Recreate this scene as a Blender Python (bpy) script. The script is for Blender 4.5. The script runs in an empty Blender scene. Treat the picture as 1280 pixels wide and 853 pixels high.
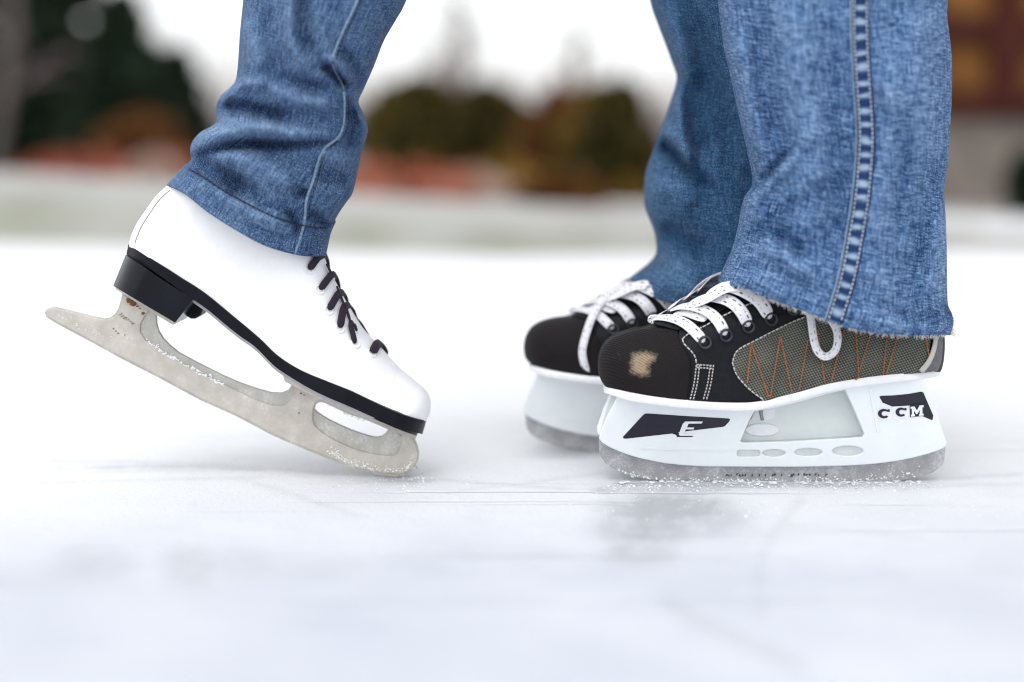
import bpy, bmesh, math, random
import numpy as np
from mathutils import Vector, noise as mnoise

random.seed(7)
rng = np.random.default_rng(7)
scene = bpy.context.scene
col = scene.collection

# ------------------------------------------------------------------ camera model
FPX, CX, CY = 1778.0, 640.0, 426.5
DIST, HGT = 1.14, 0.26
PITCH = math.atan(226 / FPX)
CP, SP = math.cos(PITCH), math.sin(PITCH)


def at(px, py, Y=0.0):
    """world point seen at pixel (px, py) on the plane y = Y"""
    dx = (px - CX) / FPX
    dy = (CY - py) / FPX
    wy = CP + SP * dy
    wz = -SP + CP * dy
    t = (Y + DIST) / wy
    return np.array([dx * t, Y + 0 * t, HGT + wz * t]) if np.isscalar(px) else np.stack(
        [dx * t, Y + 0 * t, HGT + wz * t], -1)


def ground(px, py, z=0.0):
    dx = (px - CX) / FPX
    dy = (CY - py) / FPX
    wy = CP + SP * dy
    wz = -SP + CP * dy
    t = (z - HGT) / wz
    return np.array([dx * t, wy * t - DIST, z])


def proj(p):
    p = np.asarray(p, float)
    x = p[..., 0]
    y = p[..., 1] + DIST
    z = p[..., 2] - HGT
    d = y * CP - z * SP
    u = y * SP + z * CP
    d = np.maximum(d, 1e-4)
    return np.stack([CX + FPX * x / d, CY - FPX * u / d], -1)


# ------------------------------------------------------------------ curve helpers
def lin(pts, n):
    pts = np.asarray(pts, float)
    seg = np.linalg.norm(np.diff(pts, axis=0), axis=1)
    s = np.concatenate([[0], np.cumsum(seg)])
    q = np.linspace(0, s[-1], n)
    return np.stack([np.interp(q, s, pts[:, k]) for k in range(pts.shape[1])], -1)


def spl(pts, n, per=14):
    """Catmull-Rom through pts, resampled to n points at equal arc length"""
    P = np.asarray(pts, float)
    if len(P) < 3:
        return lin(P, n)
    E = np.vstack([2 * P[0] - P[1], P, 2 * P[-1] - P[-2]])
    out = []
    for i in range(len(P) - 1):
        p0, p1, p2, p3 = E[i:i + 4]
        for k in range(per):
            t = k / per
            out.append(0.5 * ((2 * p1) + (-p0 + p2) * t + (2 * p0 - 5 * p1 + 4 * p2 - p3) * t * t
                              + (-p0 + 3 * p1 - 3 * p2 + p3) * t ** 3))
    out.append(P[-1])
    return lin(np.array(out), n)


def pl_dist(Q, line):
    """distance of points Q (n,2) to polyline -> (dist, param along polyline 0..1)"""
    Q = np.asarray(Q, float)
    line = np.asarray(line, float)
    A, AB = line[:-1], np.diff(line, axis=0)
    L2 = np.maximum((AB ** 2).sum(1), 1e-18)
    seg = np.sqrt(L2)
    cum = np.concatenate([[0], np.cumsum(seg)])
    best = np.empty(len(Q))
    par = np.empty(len(Q))
    for c in range(0, len(Q), 2000):
        q = Q[c:c + 2000]
        rx = q[:, 0:1] - A[None, :, 0]
        ry = q[:, 1:2] - A[None, :, 1]
        t = np.clip((rx * AB[:, 0] + ry * AB[:, 1]) / L2, 0, 1)
        d2 = (rx - t * AB[:, 0]) ** 2 + (ry - t * AB[:, 1]) ** 2
        i = d2.argmin(1)
        r = np.arange(len(q))
        best[c:c + 2000] = np.sqrt(d2[r, i])
        par[c:c + 2000] = (cum[i] + t[r, i] * seg[i]) / cum[-1]
    return best, par


def in_poly(Q, poly):
    Q = np.asarray(Q, float)
    P = np.asarray(poly, float)
    N = np.roll(P, 1, axis=0)
    ins = np.empty(len(Q), bool)
    for c in range(0, len(Q), 2000):
        x, y = Q[c:c + 2000, 0:1], Q[c:c + 2000, 1:2]
        k = ((P[:, 1] > y) != (N[:, 1] > y)) & (x < (N[:, 0] - P[:, 0]) * (y - P[:, 1]) / (N[:, 1] - P[:, 1] + 1e-15) + P[:, 0])
        ins[c:c + 2000] = k.sum(1) % 2 == 1
    return ins


# ------------------------------------------------------------------ object helpers
def root_loc(o):
    while o.parent:
        o = o.parent
    return np.array(o.location)


def tag(o, label=None, cat=None, group=None, kind=None):
    if label: o['label'] = label
    if cat: o['category'] = cat
    if group: o['group'] = group
    if kind: o['kind'] = kind
    return o


def empty(name, loc, label, cat, group=None):
    o = bpy.data.objects.new(name, None)
    o.empty_display_size = 0.05
    col.objects.link(o)
    o.location = [float(v) for v in loc]
    return tag(o, label, cat, group)


def mk(name, V, F, m, parent=None, uv=None, smooth=True, angle=None, attr=None, mats=None, fm=None):
    V = np.asarray(V, float)
    if parent is not None:
        V = V - root_loc(parent)
    me = bpy.data.meshes.new(name)
    me.from_pydata([tuple(v) for v in V], [], [tuple(int(i) for i in f) for f in F])
    if uv is not None:
        l = me.uv_layers.new(name='UVMap')
        idx = np.zeros(len(me.loops), dtype=np.int32)
        me.loops.foreach_get('vertex_index', idx)
        l.data.foreach_set('uv', np.asarray(uv, np.float32)[idx].ravel())
    if attr:
        for k, a in attr.items():
            at_ = me.attributes.new(k, 'FLOAT', 'POINT')
            at_.data.foreach_set('value', np.asarray(a, np.float32))
    me.materials.append(m)
    for mm in (mats or []):
        me.materials.append(mm)
    if fm is not None:
        me.polygons.foreach_set('material_index', np.asarray(fm, np.int32))
    if smooth:
        me.shade_smooth()
        if angle:
            me.set_sharp_from_angle(angle=math.radians(angle))
    me.update()
    o = bpy.data.objects.new(name, me)
    col.objects.link(o)
    if parent is not None:
        o.parent = parent
    return o


def recalc(o):
    bm = bmesh.new()
    bm.from_mesh(o.data)
    bmesh.ops.recalc_face_normals(bm, faces=bm.faces)
    bm.to_mesh(o.data)
    bm.free()
    return o


class MB:
    """collects pieces of ONE part"""
    def __init__(s):
        s.V, s.F, s.U = [], [], []

    def add(s, V, F, U=None):
        n = len(s.V)
        s.V += [tuple(v) for v in V]
        s.F += [tuple(i + n for i in f) for f in F]
        s.U += [tuple(u) for u in U] if U is not None else [(0, 0)] * len(V)

    def box(s, c, hx, hy, hz, R=None):
        R = np.eye(3) if R is None else R
        V = []
        for a in (-1, 1):
            for b in (-1, 1):
                for d in (-1, 1):
                    V.append(np.asarray(c) + R @ np.array([a * hx, b * hy, d * hz]))
        s.add(V, [(0, 1, 3, 2), (4, 6, 7, 5), (0, 4, 5, 1), (2, 3, 7, 6), (0, 2, 6, 4), (1, 5, 7, 3)])

    def blob(s, c, r, flat=(1, 1, 1)):
        ico = [(0, 0, 1), (.894, 0, .447), (.276, .851, .447), (-.724, .526, .447), (-.724, -.526, .447),
               (.276, -.851, .447), (.724, .526, -.447), (-.276, .851, -.447), (-.894, 0, -.447),
               (-.276, -.851, -.447), (.724, -.526, -.447), (0, 0, -1)]
        fs = [(0, 1, 2), (0, 2, 3), (0, 3, 4), (0, 4, 5), (0, 5, 1), (1, 6, 2), (2, 7, 3), (3, 8, 4), (4, 9, 5),
              (5, 10, 1), (6, 7, 2), (7, 8, 3), (8, 9, 4), (9, 10, 5), (10, 6, 1), (11, 7, 6), (11, 8, 7), (11, 9, 8),
              (11, 10, 9), (11, 6, 10)]
        V = [np.asarray(c) + np.array(v) * np.array(flat) * r * random.uniform(.55, 1.3) for v in ico]
        s.add(V, fs)

    def tube(s, P, r, n=8, cap=True):
        P = np.asarray(P, float)
        r = np.broadcast_to(np.asarray(r, float), (len(P),))
        T = np.gradient(P, axis=0)
        V = []
        up = np.array([0.13, 1, 0.21])
        for i in range(len(P)):
            t = T[i] / (np.linalg.norm(T[i]) + 1e-12)
            a = np.cross(t, up)
            a /= np.linalg.norm(a) + 1e-12
            b = np.cross(t, a)
            for k in range(n):
                th = 2 * math.pi * k / n
                V.append(P[i] + r[i] * (math.cos(th) * a + math.sin(th) * b))
        F = []
        for i in range(len(P) - 1):
            for k in range(n):
                F.append((i * n + k, i * n + (k + 1) % n, (i + 1) * n + (k + 1) % n, (i + 1) * n + k))
        if cap:
            F.append(tuple(range(n))[::-1])
            F.append(tuple((len(P) - 1) * n + k for k in range(n)))
        s.add(V, F)

    def ribbon(s, P, N, w, th, n=10, v0=0.0, taper=False):
        """flat band along P with surface normals N; u across 0..1, v metres along"""
        P = np.asarray(P, float)
        T = np.gradient(P, axis=0)
        ds = np.concatenate([[0], np.cumsum(np.linalg.norm(np.diff(P, axis=0), axis=1))]) + v0
        V, U = [], []
        w = np.broadcast_to(np.asarray(w, float), (len(P),))
        for i in range(len(P)):
            t = T[i] / (np.linalg.norm(T[i]) + 1e-12)
            nn = N[i] - t * (N[i] @ t)
            nn /= np.linalg.norm(nn) + 1e-12
            a = np.cross(t, nn)
            k_ = 1.0
            if taper:
                e = min(i, len(P) - 1 - i) / 3.0
                k_ = math.sqrt(max(0.05, 1 - (1 - min(e, 1)) ** 2))
            for k in range(n):
                ph = 2 * math.pi * k / n
                c, sn = math.cos(ph), math.sin(ph)
                cc = math.copysign(abs(c) ** .6, c)
                ss = math.copysign(abs(sn) ** .6, sn)
                V.append(P[i] + a * cc * w[i] / 2 * k_ + nn * ss * th / 2)
                U.append((.5 + .5 * cc, ds[i]))
        F = []
        for i in range(len(P) - 1):
            for k in range(n):
                F.append((i * n + k, i * n + (k + 1) % n, (i + 1) * n + (k + 1) % n, (i + 1) * n + k))
        F.append(tuple(range(n))[::-1])
        F.append(tuple((len(P) - 1) * n + k for k in range(n)))
        s.add(V, F, U)

    def build(s, name, m, parent=None, smooth=True, angle=None, uv=True):
        return recalc(mk(name, s.V, s.F, m, parent, uv=s.U if uv else None, smooth=smooth, angle=angle))


# ------------------------------------------------------------------ materials
def new_mat(name):
    m = bpy.data.materials.new(name)
    m.use_nodes = True
    nt = m.node_tree
    b = nt.nodes['Principled BSDF']
    return m, nt, b


def nd(nt, typ, ins=None, **kw):
    n = nt.nodes.new(typ)
    for k, v in kw.items():
        setattr(n, k, v)
    for k, v in (ins or {}).items():
        if hasattr(v, 'is_output') or isinstance(v, bpy.types.NodeSocket):
            nt.links.new(v, n.inputs[k])
        else:
            n.inputs[k].default_value = v
    return n


def mapped(nt, src, scale, rot=(0, 0, 0)):
    return nd(nt, 'ShaderNodeMapping', {'Vector': src, 'Scale': scale, 'Rotation': rot}).outputs[0]


def nz(nt, vec, scale=1.0, detail=2.0, rough=.5):
    return nd(nt, 'ShaderNodeTexNoise', {'Vector': vec, 'Scale': scale, 'Detail': detail, 'Roughness': rough}).outputs[0]


def mth(nt, op, a, b=0.0, c=0.0, clamp=False):
    n = nd(nt, 'ShaderNodeMath', {0: a, 1: b, 2: c}, operation=op)
    n.use_clamp = clamp
    return n.outputs[0]


def ramp(nt, fac, stops, interp='LINEAR'):
    n = nd(nt, 'ShaderNodeValToRGB', {'Fac': fac})
    cr = n.color_ramp
    cr.interpolation = interp
    while len(cr.elements) > 1:
        cr.elements.remove(cr.elements[-1])
    for i, (p, c) in enumerate(stops):
        e = cr.elements[0] if i == 0 else cr.elements.new(p)
        e.position = p
        e.color = tuple(c) + (1,) if len(c) == 3 else c
    return n.outputs[0]


def mixc(nt, fac, a, b, blend='MIX'):
    n = nd(nt, 'ShaderNodeMix', data_type='RGBA', blend_type=blend)
    for k, v in ((0, fac), (6, a), (7, b)):
        if isinstance(v, bpy.types.NodeSocket):
            nt.links.new(v, n.inputs[k])
        else:
            n.inputs[k].default_value = v if k == 0 else (tuple(v) + (1,) if len(v) == 3 else v)
    return n.outputs[2]


def bump(nt, b, h, strength, dist):
    n = nd(nt, 'ShaderNodeBump', {'Height': h, 'Strength': strength, 'Distance': dist})
    nt.links.new(n.outputs[0], b.inputs['Normal'])


def simple(name, color, rough=.5, metal=0.0, var=.12, scale=80, bs=0.0, bd=.001, spec=.5):
    m, nt, b = new_mat(name)
    tc = nd(nt, 'ShaderNodeTexCoord').outputs['Object']
    n = nz(nt, tc, scale, 4, .6)
    c0 = tuple(max(0, c * (1 - var)) for c in color)
    c1 = tuple(min(1, c * (1 + var)) for c in color)
    nt.links.new(ramp(nt, n, [(.3, c0), (.7, c1)]), b.inputs['Base Color'])
    b.inputs['Roughness'].default_value = rough
    b.inputs['Metallic'].default_value = metal
    b.inputs['Specular IOR Level'].default_value = spec
    if bs: bump(nt, b, n, bs, bd)
    return m


def denim(name, a_v, a_h, dark, mid, light, fade=.5, base=.5):
    m, nt, b = new_mat(name)
    uv = nd(nt, 'ShaderNodeTexCoord').outputs['UV']
    big = nz(nt, mapped(nt, uv, (14, 9, 1)), 1, 3)
    # wobble threads a little
    warp = nd(nt, 'ShaderNodeVectorMath', {0: uv, 1: nd(nt, 'ShaderNodeVectorMath',
             {0: nd(nt, 'ShaderNodeTexNoise', {'Vector': uv, 'Scale': 35.0}).outputs[1], 3: .004},
             operation='SCALE').outputs[0]}, operation='ADD').outputs[0]
    sw = nd(nt, 'ShaderNodeSeparateXYZ', {0: warp})
    def thread(across, along, pitch, run):
        # every yarn has its own shade, which changes slowly along it
        idx = mth(nt, 'FLOOR', mth(nt, 'MULTIPLY', across, 1.0 / pitch))
        v = nd(nt, 'ShaderNodeCombineXYZ', {0: mth(nt, 'MULTIPLY', idx, 7.31), 1: mth(nt, 'MULTIPLY', along, run)})
        return nz(nt, v.outputs[0], 1, 1.5, .5)
    nv = thread(sw.outputs[0], sw.outputs[1],   .00075, 80)
    nh = thread(sw.outputs[1], sw.outputs[0], .00075, 80)
    fine = nz(nt, mapped(nt, uv, (1150, 1000, 1), (0, 0, .6)), 1, 1.0)
    f = mth(nt, 'MULTIPLY_ADD', mth(nt, 'SUBTRACT', nv, .5), a_v, base)
    f = mth(nt, 'MULTIPLY_ADD', mth(nt, 'SUBTRACT', nh, .5), a_h, f)
    f = mth(nt, 'MULTIPLY_ADD', mth(nt, 'SUBTRACT', fine, .5), 1.7, f)
    f = mth(nt, 'MULTIPLY_ADD', mth(nt, 'SUBTRACT', big, .5), fade, f)
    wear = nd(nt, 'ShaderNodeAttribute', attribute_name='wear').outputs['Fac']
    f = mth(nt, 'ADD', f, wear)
    c = ramp(nt, f, [(.12, dark), (.5, mid), (.92, light)])
    nt.links.new(c, b.inputs['Base Color'])
    b.inputs['Roughness'].default_value = .92
    b.inputs['Specular IOR Level'].default_value = .15
    b.inputs['Sheen Weight'].default_value = .04
    bump(nt, b, f, .5, .0007)
    return m


M = {}
M['denim_left'] = denim('denim_slim', 1.0, .5, (.005, .013, .045), (.042, .095, .205), (.25, .36, .51), .4, .47)
M['denim_right'] = denim('denim_bootcut', 1.1, 1.2, (.005, .016, .058), (.045, .118, .275), (.31, .45, .64), .20, .47)
M['denim_far_shaded'] = denim('denim_bootcut_shaded', .7, .6, (.004, .020, .055), (.028, .085, .180), (.17, .28, .43), .3, .45)  # far leg of the same jeans, its shade painted in as darker blue
M['stitch_dark'] = simple('thread_navy', (.016, .017, .04), .8)
M['denim_edge'] = simple('denim_worn_edge', (.17, .25, .36), .9, var=.45, scale=500, bs=.4, bd=.0005)
M['stitch_white'] = simple('thread_white', (.58, .60, .66), .8)
M['stitch_pale'] = simple('thread_pale', (.55, .52, .50), .8)
M['stitch_orange'] = simple('thread_orange', (.36, .12, .045), .8)
M['black_leather'] = simple('black_leather', (.007, .0085, .011), .55, var=.3, scale=500, bs=.25, bd=.0004, spec=.16)
M['black_rubber'] = simple('black_rubber', (.005, .005, .009), .42, var=.3, scale=60, spec=.14)
M['heel_black'] = simple('heel_black', (.003, .004, .008), .22, var=.35, scale=45, spec=.22)
M['lace_dark'] = simple('lace_dark', (.016, .009, .020), .85, var=.3, scale=900, bs=.4, bd=.0005)
M['white_leather'] = simple('white_leather', (.86, .86, .87), .38, var=.02, scale=140, bs=.10, bd=.0012)
M['welt_grey'] = simple('welt_grey', (.45, .44, .46), .5)
M['white_plastic'] = simple('white_plastic', (.80, .84, .86), .30, var=.03, scale=50, bs=.05, bd=.0008)
M['sole_white'] = simple('sole_white', (.82, .82, .85), .35, var=.05, scale=160)
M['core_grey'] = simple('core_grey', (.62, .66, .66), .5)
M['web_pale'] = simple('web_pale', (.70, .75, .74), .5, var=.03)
M['decal_black'] = simple('decal_black', (.008, .008, .020), .3, var=.2)
M['decal_white'] = simple('decal_white', (.80, .81, .85), .4, var=.04)
M['bolt'] = simple('bolt_steel', (.30, .31, .31), .35, .6)
M['eyelet'] = simple('eyelet_black', (.03, .033, .036), .3, .5)
M['snow_bits'] = simple('snow_bits', (.85, .87, .90), .7, var=.05, scale=400, bs=.3)
M['seam_grey'] = simple('seam_grey', (.30, .29, .31), .7)
M['grey_trim'] = simple('grey_trim', (.42, .42, .38), .6)
M['heel_counter'] = simple('heel_counter', (.10, .095, .10), .5, var=.3, scale=300)
M['rust'] = simple('rust_stain', (.19, .080, .038), .9, var=.5, scale=700, bs=.4)
M['engrave'] = simple('engraved_strokes', (.24, .20, .17), .8)


def steel(name, colr, frost_or_light, rust=False, rough=.42, metal=.35):
    m, nt, b = new_mat(name)
    tc = nd(nt, 'ShaderNodeTexCoord').outputs['Object']
    n1 = nz(nt, tc, 60, 5, .65)
    n2 = nz(nt, tc, 420, 4, .7)
    c = ramp(nt, n1, [(.3, tuple(x * .82 for x in colr)), (.7, tuple(min(1, x * 1.1) for x in colr))])
    if rust:
        n3 = nz(nt, tc, 90, 6, .75)
        c = mixc(nt, ramp(nt, n3, [(.66, (0, 0, 0)), (.74, (.7, .7, .7))]), c, (.26, .15, .09))
    att = nd(nt, 'ShaderNodeAttribute', attribute_name='wear').outputs['Fac']
    fr = mth(nt, 'ADD', mth(nt, 'MULTIPLY', n2, .7), mth(nt, 'MULTIPLY_ADD', n1, .4, frost_or_light))
    fr = mth(nt, 'ADD', fr, att)
    fac = ramp(nt, fr, [(.56, (0, 0, 0)), (.86, (.8, .8, .8))])
    c = mixc(nt, fac, c, (.80, .82, .85))
    nt.links.new(c, b.inputs['Base Color'])
    b.inputs['Metallic'].default_value = metal
    b.inputs['Roughness'].default_value = rough
    bump(nt, b, fr, .5, .0012)
    return m


M['blade_chrome'] = steel('worn_chrome', (.52, .485, .435), -.05, True, .5, .25)
M['blade_core'] = steel('worn_chrome_recess', (.46, .45, .41), .0, False, .5, .3)
M['runner_steel'] = steel('runner_steel', (.36, .36, .37), .02, False, .36, .3)


def toe_mat():
    m, nt, b = new_mat('ribbed_nylon')
    uv = nd(nt, 'ShaderNodeTexCoord').outputs['UV']
    w1 = nd(nt, 'ShaderNodeTexWave', {'Vector': mapped(nt, uv, (1, 1, 1), (0, 0, 1.25)), 'Scale': 300.0, 'Distortion': .8,
                                    'Detail': 1.0}).outputs['Fac']
    w2 = nz(nt, uv, 1100, 2)
    h = mth(nt, 'MULTIPLY_ADD', w2, .6, w1)
    wear = nd(nt, 'ShaderNodeAttribute', attribute_name='wear').outputs['Fac']
    wn = nz(nt, uv, 480, 4, .75)
    fac = mth(nt, 'MULTIPLY_ADD', mth(nt, 'SUBTRACT', wn, .5), 1.1, wear)
    fac = mth(nt, 'MULTIPLY_ADD', mth(nt, 'SUBTRACT', h, .8), .12, fac)
    base = ramp(nt, h, [(.3, (.003, .0025, .0035)), (1.2, (.017, .014, .0145))])
    c = mixc(nt, ramp(nt, fac, [(.28, (0, 0, 0)), (.84, (1, 1, 1))]), base, ramp(nt, h, [(.3, (.16, .115, .075)), (1.2, (.36, .28, .195))]))
    nt.links.new(c, b.inputs['Base Color'])
    b.inputs['Roughness'].default_value = .62
    b.inputs['Specular IOR Level'].default_value = .12
    bump(nt, b, h, .6, .0004)
    return m


def mesh_mat():
    m, nt, b = new_mat('woven_mesh')
    uv = nd(nt, 'ShaderNodeTexCoord').outputs['UV']
    sx = nd(nt, 'ShaderNodeSeparateXYZ', {0: mapped(nt, uv, (1, 1, 1), (0, 0, .35))})
    p = 2 * math.pi / .0031
    a = mth(nt, 'SINE', mth(nt, 'MULTIPLY', sx.outputs[0], p))
    d = mth(nt, 'SINE', mth(nt, 'MULTIPLY', sx.outputs[1], p * 1.25))
    f = mth(nt, 'MULTIPLY_ADD', mth(nt, 'MULTIPLY', a, d), .5, .5)
    n = nz(nt, uv, 60, 3)
    f2 = mth(nt, 'ADD', f, mth(nt, 'MULTIPLY', mth(nt, 'SUBTRACT', n, .5), .35))
    c = ramp(nt, f2, [(.42, (.008, .010, .008)), (.72, (.17, .175, .135))])
    nt.links.new(c, b.inputs['Base Color'])
    b.inputs['Roughness'].default_value = .6
    bump(nt, b, f, .5, .0008)
    return m


def lace_mat():
    m, nt, b = new_mat('white_flat_lace')
    uv = nd(nt, 'ShaderNodeTexCoord').outputs['UV']
    s = nd(nt, 'ShaderNodeSeparateXYZ', {0: uv})
    u, v = s.outputs[0], s.outputs[1]
    d1 = mth(nt, 'LESS_THAN', mth(nt, 'ABSOLUTE', mth(nt, 'SUBTRACT', u, .28)), .06)
    d2 = mth(nt, 'LESS_THAN', mth(nt, 'ABSOLUTE', mth(nt, 'SUBTRACT', u, .74)), .06)
    dash = mth(nt, 'LESS_THAN', mth(nt, 'FRACT', mth(nt, 'MULTIPLY', v, 190.0)), .55)
    k = mth(nt, 'MULTIPLY', mth(nt, 'ADD', d1, d2, clamp=True), dash)
    n = nz(nt, mapped(nt, uv, (12, 900, 1)), 1, 3)
    basec = ramp(nt, n, [(.3, (.70, .69, .74)), (.7, (.84, .83, .86))])
    nt.links.new(mixc(nt, mth(nt, 'MULTIPLY', k, mth(nt, 'GREATER_THAN', nz(nt, mapped(nt, uv, (9, 330, 1)), 1, 1), .52)), basec, (.02, .02, .03)), b.inputs['Base Color'])
    b.inputs['Roughness'].default_value = .85
    bump(nt, b, n, .4, .0006)
    return m


def seam_mat():
    m, nt, b = new_mat('denim_roped_seam')
    uv = nd(nt, 'ShaderNodeTexCoord').outputs['UV']
    s = nd(nt, 'ShaderNodeSeparateXYZ', {0: uv})
    u, v = s.outputs[0], s.outputs[1]
    wob = nz(nt, mapped(nt, uv, (.35, 60, 1)), 1, 3)
    k = mth(nt, 'MULTIPLY_ADD', wob, 7.0, mth(nt, 'MULTIPLY', v, 2 * math.pi / .0108))
    stripe = mth(nt, 'MULTIPLY_ADD', mth(nt, 'SINE', k), .60, .42, clamp=True)
    mid = mth(nt, 'SUBTRACT', 1.0, mth(nt, 'MULTIPLY', mth(nt, 'POWER', mth(nt, 'ABSOLUTE', mth(nt, 'SUBTRACT', u, .5)), 4.0), 48.0), clamp=True)
    n = nz(nt, mapped(nt, uv, (16, 1400, 1)), 1, 3, .7)
    f = mth(nt, 'MULTIPLY', stripe, mid)
    f = mth(nt, 'MULTIPLY_ADD', mth(nt, 'SUBTRACT', n, .5), 1.0, f)
    c = ramp(nt, f, [(.0, (.014, .034, .105)), (.4, (.05, .11, .235)), (1.1, (.36, .47, .60))])
    nt.links.new(c, b.inputs['Base Color'])
    b.inputs['Roughness'].default_value = .9
    b.inputs['Specular IOR Level'].default_value = .15
    bump(nt, b, f, .7, .0012)
    return m


M['toe'] = toe_mat()
M['mesh'] = mesh_mat()
M['lace'] = lace_mat()
M['seam'] = seam_mat()


# ------------------------------------------------------------------ flat cut shapes (real thickness)
def cut_shape(name, outline, holes, yfun, th, m, parent, bev=0.0, y_trace=None, sides=(-1,), Yc=0.0, attr_fn=None):
    """2D outline (pixels) with holes, extruded to a plate of thickness th.
    yfun(z) = distance of the plate's outer face from the plane Yc; sides: -1 camera side, +1 far side, 0 = centred"""
    def conv(pts):
        P = np.asarray(pts, float)
        Y = np.full(len(P), Yc)
        for _ in range(4):
            W = np.array([at(p[0], p[1], y) for p, y in zip(P, Y)])
            Y = np.array([Yc - yfun(w[2]) for w in W])
        return W[:, [0, 2]]
    cu = bpy.data.curves.new(name, 'CURVE')
    cu.dimensions = '2D'
    cu.fill_mode = 'BOTH'
    cu.extrude = max(th / 2 - bev, 1e-5)
    cu.bevel_depth = bev
    cu.bevel_resolution = 2
    cu.offset = -bev
    for pts in [outline] + list(holes):
        Q = conv(pts)
        sp = cu.splines.new('POLY')
        sp.points.add(len(Q) - 1)
        for p, q in zip(sp.points, Q):
            p.co = (q[0], q[1], 0, 1)
        sp.use_cyclic_u = True
    ob = bpy.data.objects.new('tmp', cu)
    col.objects.link(ob)
    bpy.context.view_layer.update()
    me = bpy.data.meshes.new_from_object(ob.evaluated_get(bpy.context.evaluated_depsgraph_get()))
    V = np.array([v.co for v in me.vertices])
    F = [tuple(p.vertices) for p in me.polygons]
    bpy.data.objects.remove(ob)
    bpy.data.curves.remove(cu)
    bpy.data.meshes.remove(me)
    allV, allF = [], []
    for s in sides:
        W = np.zeros_like(V)
        W[:, 0] = V[:, 0]
        W[:, 2] = V[:, 1]
        if s == 0:
            W[:, 1] = Yc - V[:, 2] * np.array([2 * yfun(z) / th for z in V[:, 1]])
            ff = F
        elif s == -1:
            W[:, 1] = Yc - V[:, 2] - np.array([yfun(z) - th / 2 for z in V[:, 1]])
            ff = F
        else:
            W[:, 1] = Yc + V[:, 2] + np.array([yfun(z) - th / 2 for z in V[:, 1]])
            ff = [f[::-1] for f in F]
        n = len(allV)
        allV += list(W)
        allF += [tuple(i + n for i in f) for f in ff]
    o = mk(name, allV, allF, m, parent, smooth=True, angle=35,
           attr={'wear': attr_fn(np.array(allV))} if attr_fn else None)
    return o


def ell(cx, cy, rx, ry, n=28, rot=0.0):
    return [(cx + rx * math.cos(a) * math.cos(rot) - ry * math.sin(a) * math.sin(rot),
             cy + rx * math.cos(a) * math.sin(rot) + ry * math.sin(a) * math.cos(rot)) for a in np.linspace(0, 2 * math.pi, n, endpoint=False)]


def strip_body(name, top, bot, wfun, Yc, m, parent, n=90, angle=45, rows=5, bulge=0.0, smoothc=True, pxw=None):
    """body between two pixel curves with half width wfun(t), t 0..1 along the curves; the pixel curves give the side view at plane Yc"""
    T = spl(top, n) if smoothc else lin(top, n)
    B = spl(bot, n) if smoothc else lin(bot, n)
    V, F = [], []
    ring = 2 * rows
    for i in range(n):
        t = i / (n - 1)
        w = wfun(t)
        for k in range(rows):
            r = k / (rows - 1)
            ww = w * (1 + bulge * math.sin(math.pi * r))
            p = at(*(T[i] * (1 - r) + B[i] * r), Yc - ww)
            V.append((p[0], Yc - ww, p[2]))
        for k in range(rows - 1, -1, -1):
            r = k / (rows - 1)
            ww = w * (1 + bulge * math.sin(math.pi * r))
            p = at(*(T[i] * (1 - r) + B[i] * r), Yc - ww)
            V.append((p[0], Yc + ww, p[2]))
    for i in range(n - 1):
        for k in range(ring):
            F.append((i * ring + k, i * ring + (k + 1) % ring, (i + 1) * ring + (k + 1) % ring, (i + 1) * ring + k))
    F.append(tuple(range(ring)))
    F.append(tuple((n - 1) * ring + k for k in range(ring))[::-1])
    return recalc(mk(name, V, F, m, parent, smooth=True, angle=angle))


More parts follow.
